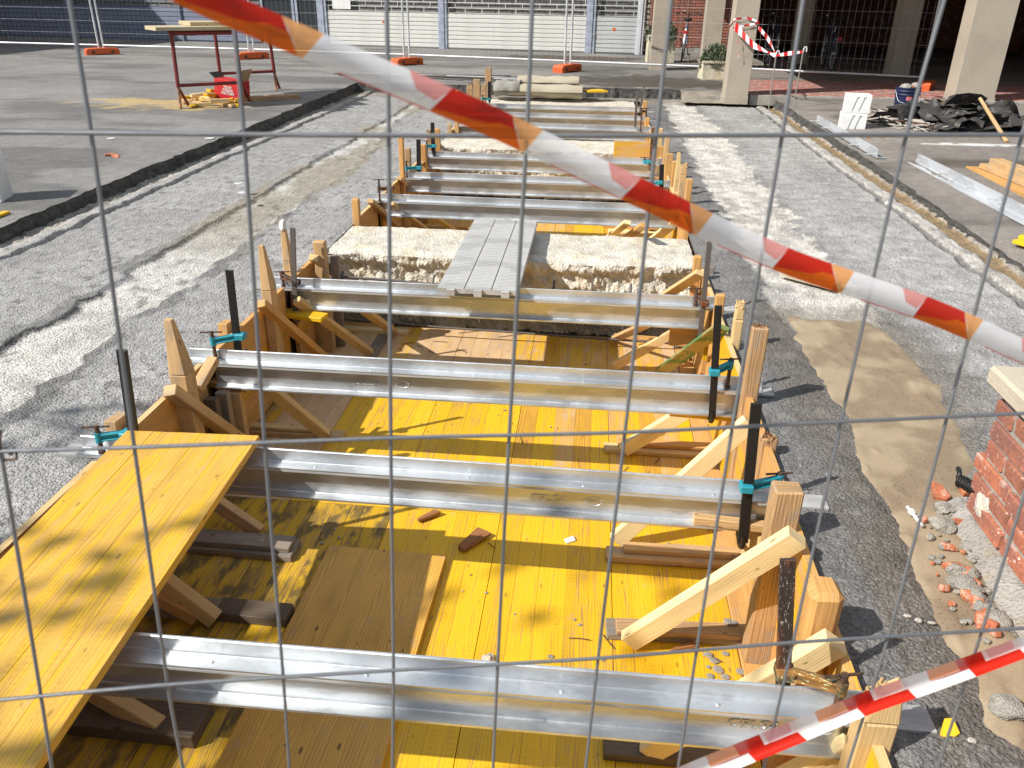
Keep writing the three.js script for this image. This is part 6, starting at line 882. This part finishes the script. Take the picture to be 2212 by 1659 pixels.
// ================================================================ LITTER on the trench floor
{
  const fl = FLOOR + 0.001;
  const bk = (a, b, w, l) => timber('bark_piece', l, 'wood piece', 'broken wood pieces on the trench floor', gy(a[0], a[1], fl + 0.012), gy(b[0], b[1], fl + 0.012), 0.018, w, M.bark, UP, (p, s) => { if (s < 0) p.z *= 0.5; }, 0.006);
  bk([903, 1124], [946, 1106], 0.05, 'broken brown wood piece under the second steel beam'); bk([996, 1186], [1046, 1148], 0.07, 'broken brown wood piece lying alone in the sun strip'); bk([1450, 1404], [1500, 1392], 0.02, 'thin reddish splinter near the long fresh brace');
  const st = single('white_packet', 'small white packet on the yellow floor below the second steel beam', 'packet', null, bar(0.045, 0.008, 0.03, 0.003, 0.001), M.white); st.position.copy(gy(1231, 1166, fl + 0.006)); st.rotation.set(0.1, 0.5, 0.05);
  const sn = single('speckled_stone', 'white speckled stone on the yellow floor just behind the first steel beam', 'stone', null, lump(0.018, 4, 1.2, 0.8, 1, 2), M.conc); sn.position.copy(gy(1053, 1422, fl + 0.012));
  for (let i = 0; i < 46; i++) { const p = gy(rr(560, 1600), rr(700, 1640), fl); if (p.x < -1.65 || p.x > 0.7 || p.z < -5) continue; const m = single('mortar_crumb', 'grey mortar crumb dropped on the trench floor panels', 'crumb', 'mortar crumbs on the trench floor', lump(rr(0.003, 0.009), i, 1.2, 0.6, 1, 1), i % 3 ? M.mortar : M.conc); m.position.set(p.x, FLOOR + 0.004, p.z); }
  for (const [x, y, r] of [[1530, 1414, 0.02], [1544, 1427, 0.018], [1552, 1446, 0.02], [1534, 1460, 0.016], [1568, 1462, 0.016], [1600, 1450, 0.018], [1568, 1412, 0.014], [1530, 1440, 0.01], [1575, 1343, 0.02], [1585, 1346, 0.02]]) { const m = single('mortar_splat', 'grey mortar splat on the yellow floor by the brick wall side boards', 'mortar splat', 'mortar splats on the yellow floor', lump(r * 0.8, x, 1.1, 0.22, 1, 2), M.concG); m.position.copy(gy(x, y, fl + (y < 1350 ? 0.056 : 0.003))); }
  const nails = [[1312, 1385], [1440, 1365], [1540, 1420], [1350, 1015], [1420, 995], [1180, 870], [1125, 950], [1376, 962], [930, 760], [880, 742], [905, 748], [950, 738], [995, 757], [865, 755], [1060, 1178], [820, 1000], [1250, 1380], [960, 1490], [700, 1480], [1540, 1140]];
  nails.forEach(([x, y], i) => { const p = gy(x, y, fl + 0.003), a = rr(0, 6.28), L = rr(0.025, 0.045), d = V(Math.cos(a), 0, Math.sin(a)); single('bent_nail', 'rusty bent nail lying on the trench floor panels', 'nail', 'bent nails on the trench floor', tubeG([p.clone().addScaledVector(d, -L), p.clone().add(V(0, 0.003, 0)), p.clone().addScaledVector(d, L).add(V(0.008, 0.004, 0.006))], 0.0019, 5, 8), M.rust); });
}
// ================================================================ TREE standing beside the fence, out of view: its shade falls over the ramp
{
  const t = thing('street_tree', 'bare limbed tree with thin spring leaves beside the mesh fence', 'tree', null, [-7.05, 0.05, 1.95]);
  part('trunk', tubeG([V(0, 0, 0), V(0.08, 1.4, 0), V(-0.05, 2.6, 0.05), V(0, 3.4, 0)], 0.13, 10, 20), M.bark, t);
  const limbs = [], tips = []; for (let i = 0; i < 11; i++) { const a = i * 0.62 + rr(-0.2, 0.2), h = rr(2.3, 3.4), e = V(Math.cos(a) * rr(1.0, 1.8), h + rr(0.9, 2.2), Math.sin(a) * rr(1.0, 1.8)); limbs.push(tubeG([V(0, h, 0), V(e.x * 0.45, h + (e.y - h) * 0.35, e.z * 0.45), e], 0.035, 6, 10)); tips.push(e); for (let k = 0; k < 6; k++) { const s = V(0, h, 0).lerp(e, rr(0.4, 1)), q = s.clone().add(V(rr(-0.8, 0.8), rr(0, 0.7), rr(-0.8, 0.8))); limbs.push(rodG(s, q, 0.014, 4, 0.004)); tips.push(q); } }
  part('limbs', merge(limbs), M.bark, t);
  const g = new THREE.BufferGeometry(); g.setAttribute('position', new THREE.Float32BufferAttribute([0, 0, 0, 0.035, 0.06, 0.01, 0, 0.13, 0, -0.035, 0.06, 0.01], 3)); g.setIndex([0, 1, 2, 0, 2, 3]); g.computeVertexNormals();
  const n = 1150, m = new THREE.InstancedMesh(g, M.leafB, n), o = new THREE.Object3D(); for (let i = 0; i < n; i++) { o.position.copy(pick(tips)).add(V(rr(-0.35, 0.35), rr(-0.3, 0.3), rr(-0.35, 0.35))); o.rotation.set(rr(-2, 2), rr(0, 6), rr(-2, 2)); o.scale.setScalar(rr(0.8, 1.5)); o.updateMatrix(); m.setMatrixAt(i, o.matrix); } m.name = 'crown'; m.userData.kind = 'stuff'; m.castShadow = true; t.add(m);
}

// ---------------------------------------------------------------- picture
const renderer = new THREE.WebGLRenderer({ antialias: true });
renderer.toneMapping = THREE.LinearToneMapping;
renderer.toneMappingExposure = EXPOSURE;
renderer.shadowMap.enabled = true;
renderer.setSize(1024, 768);
renderer.render(scene, camera);
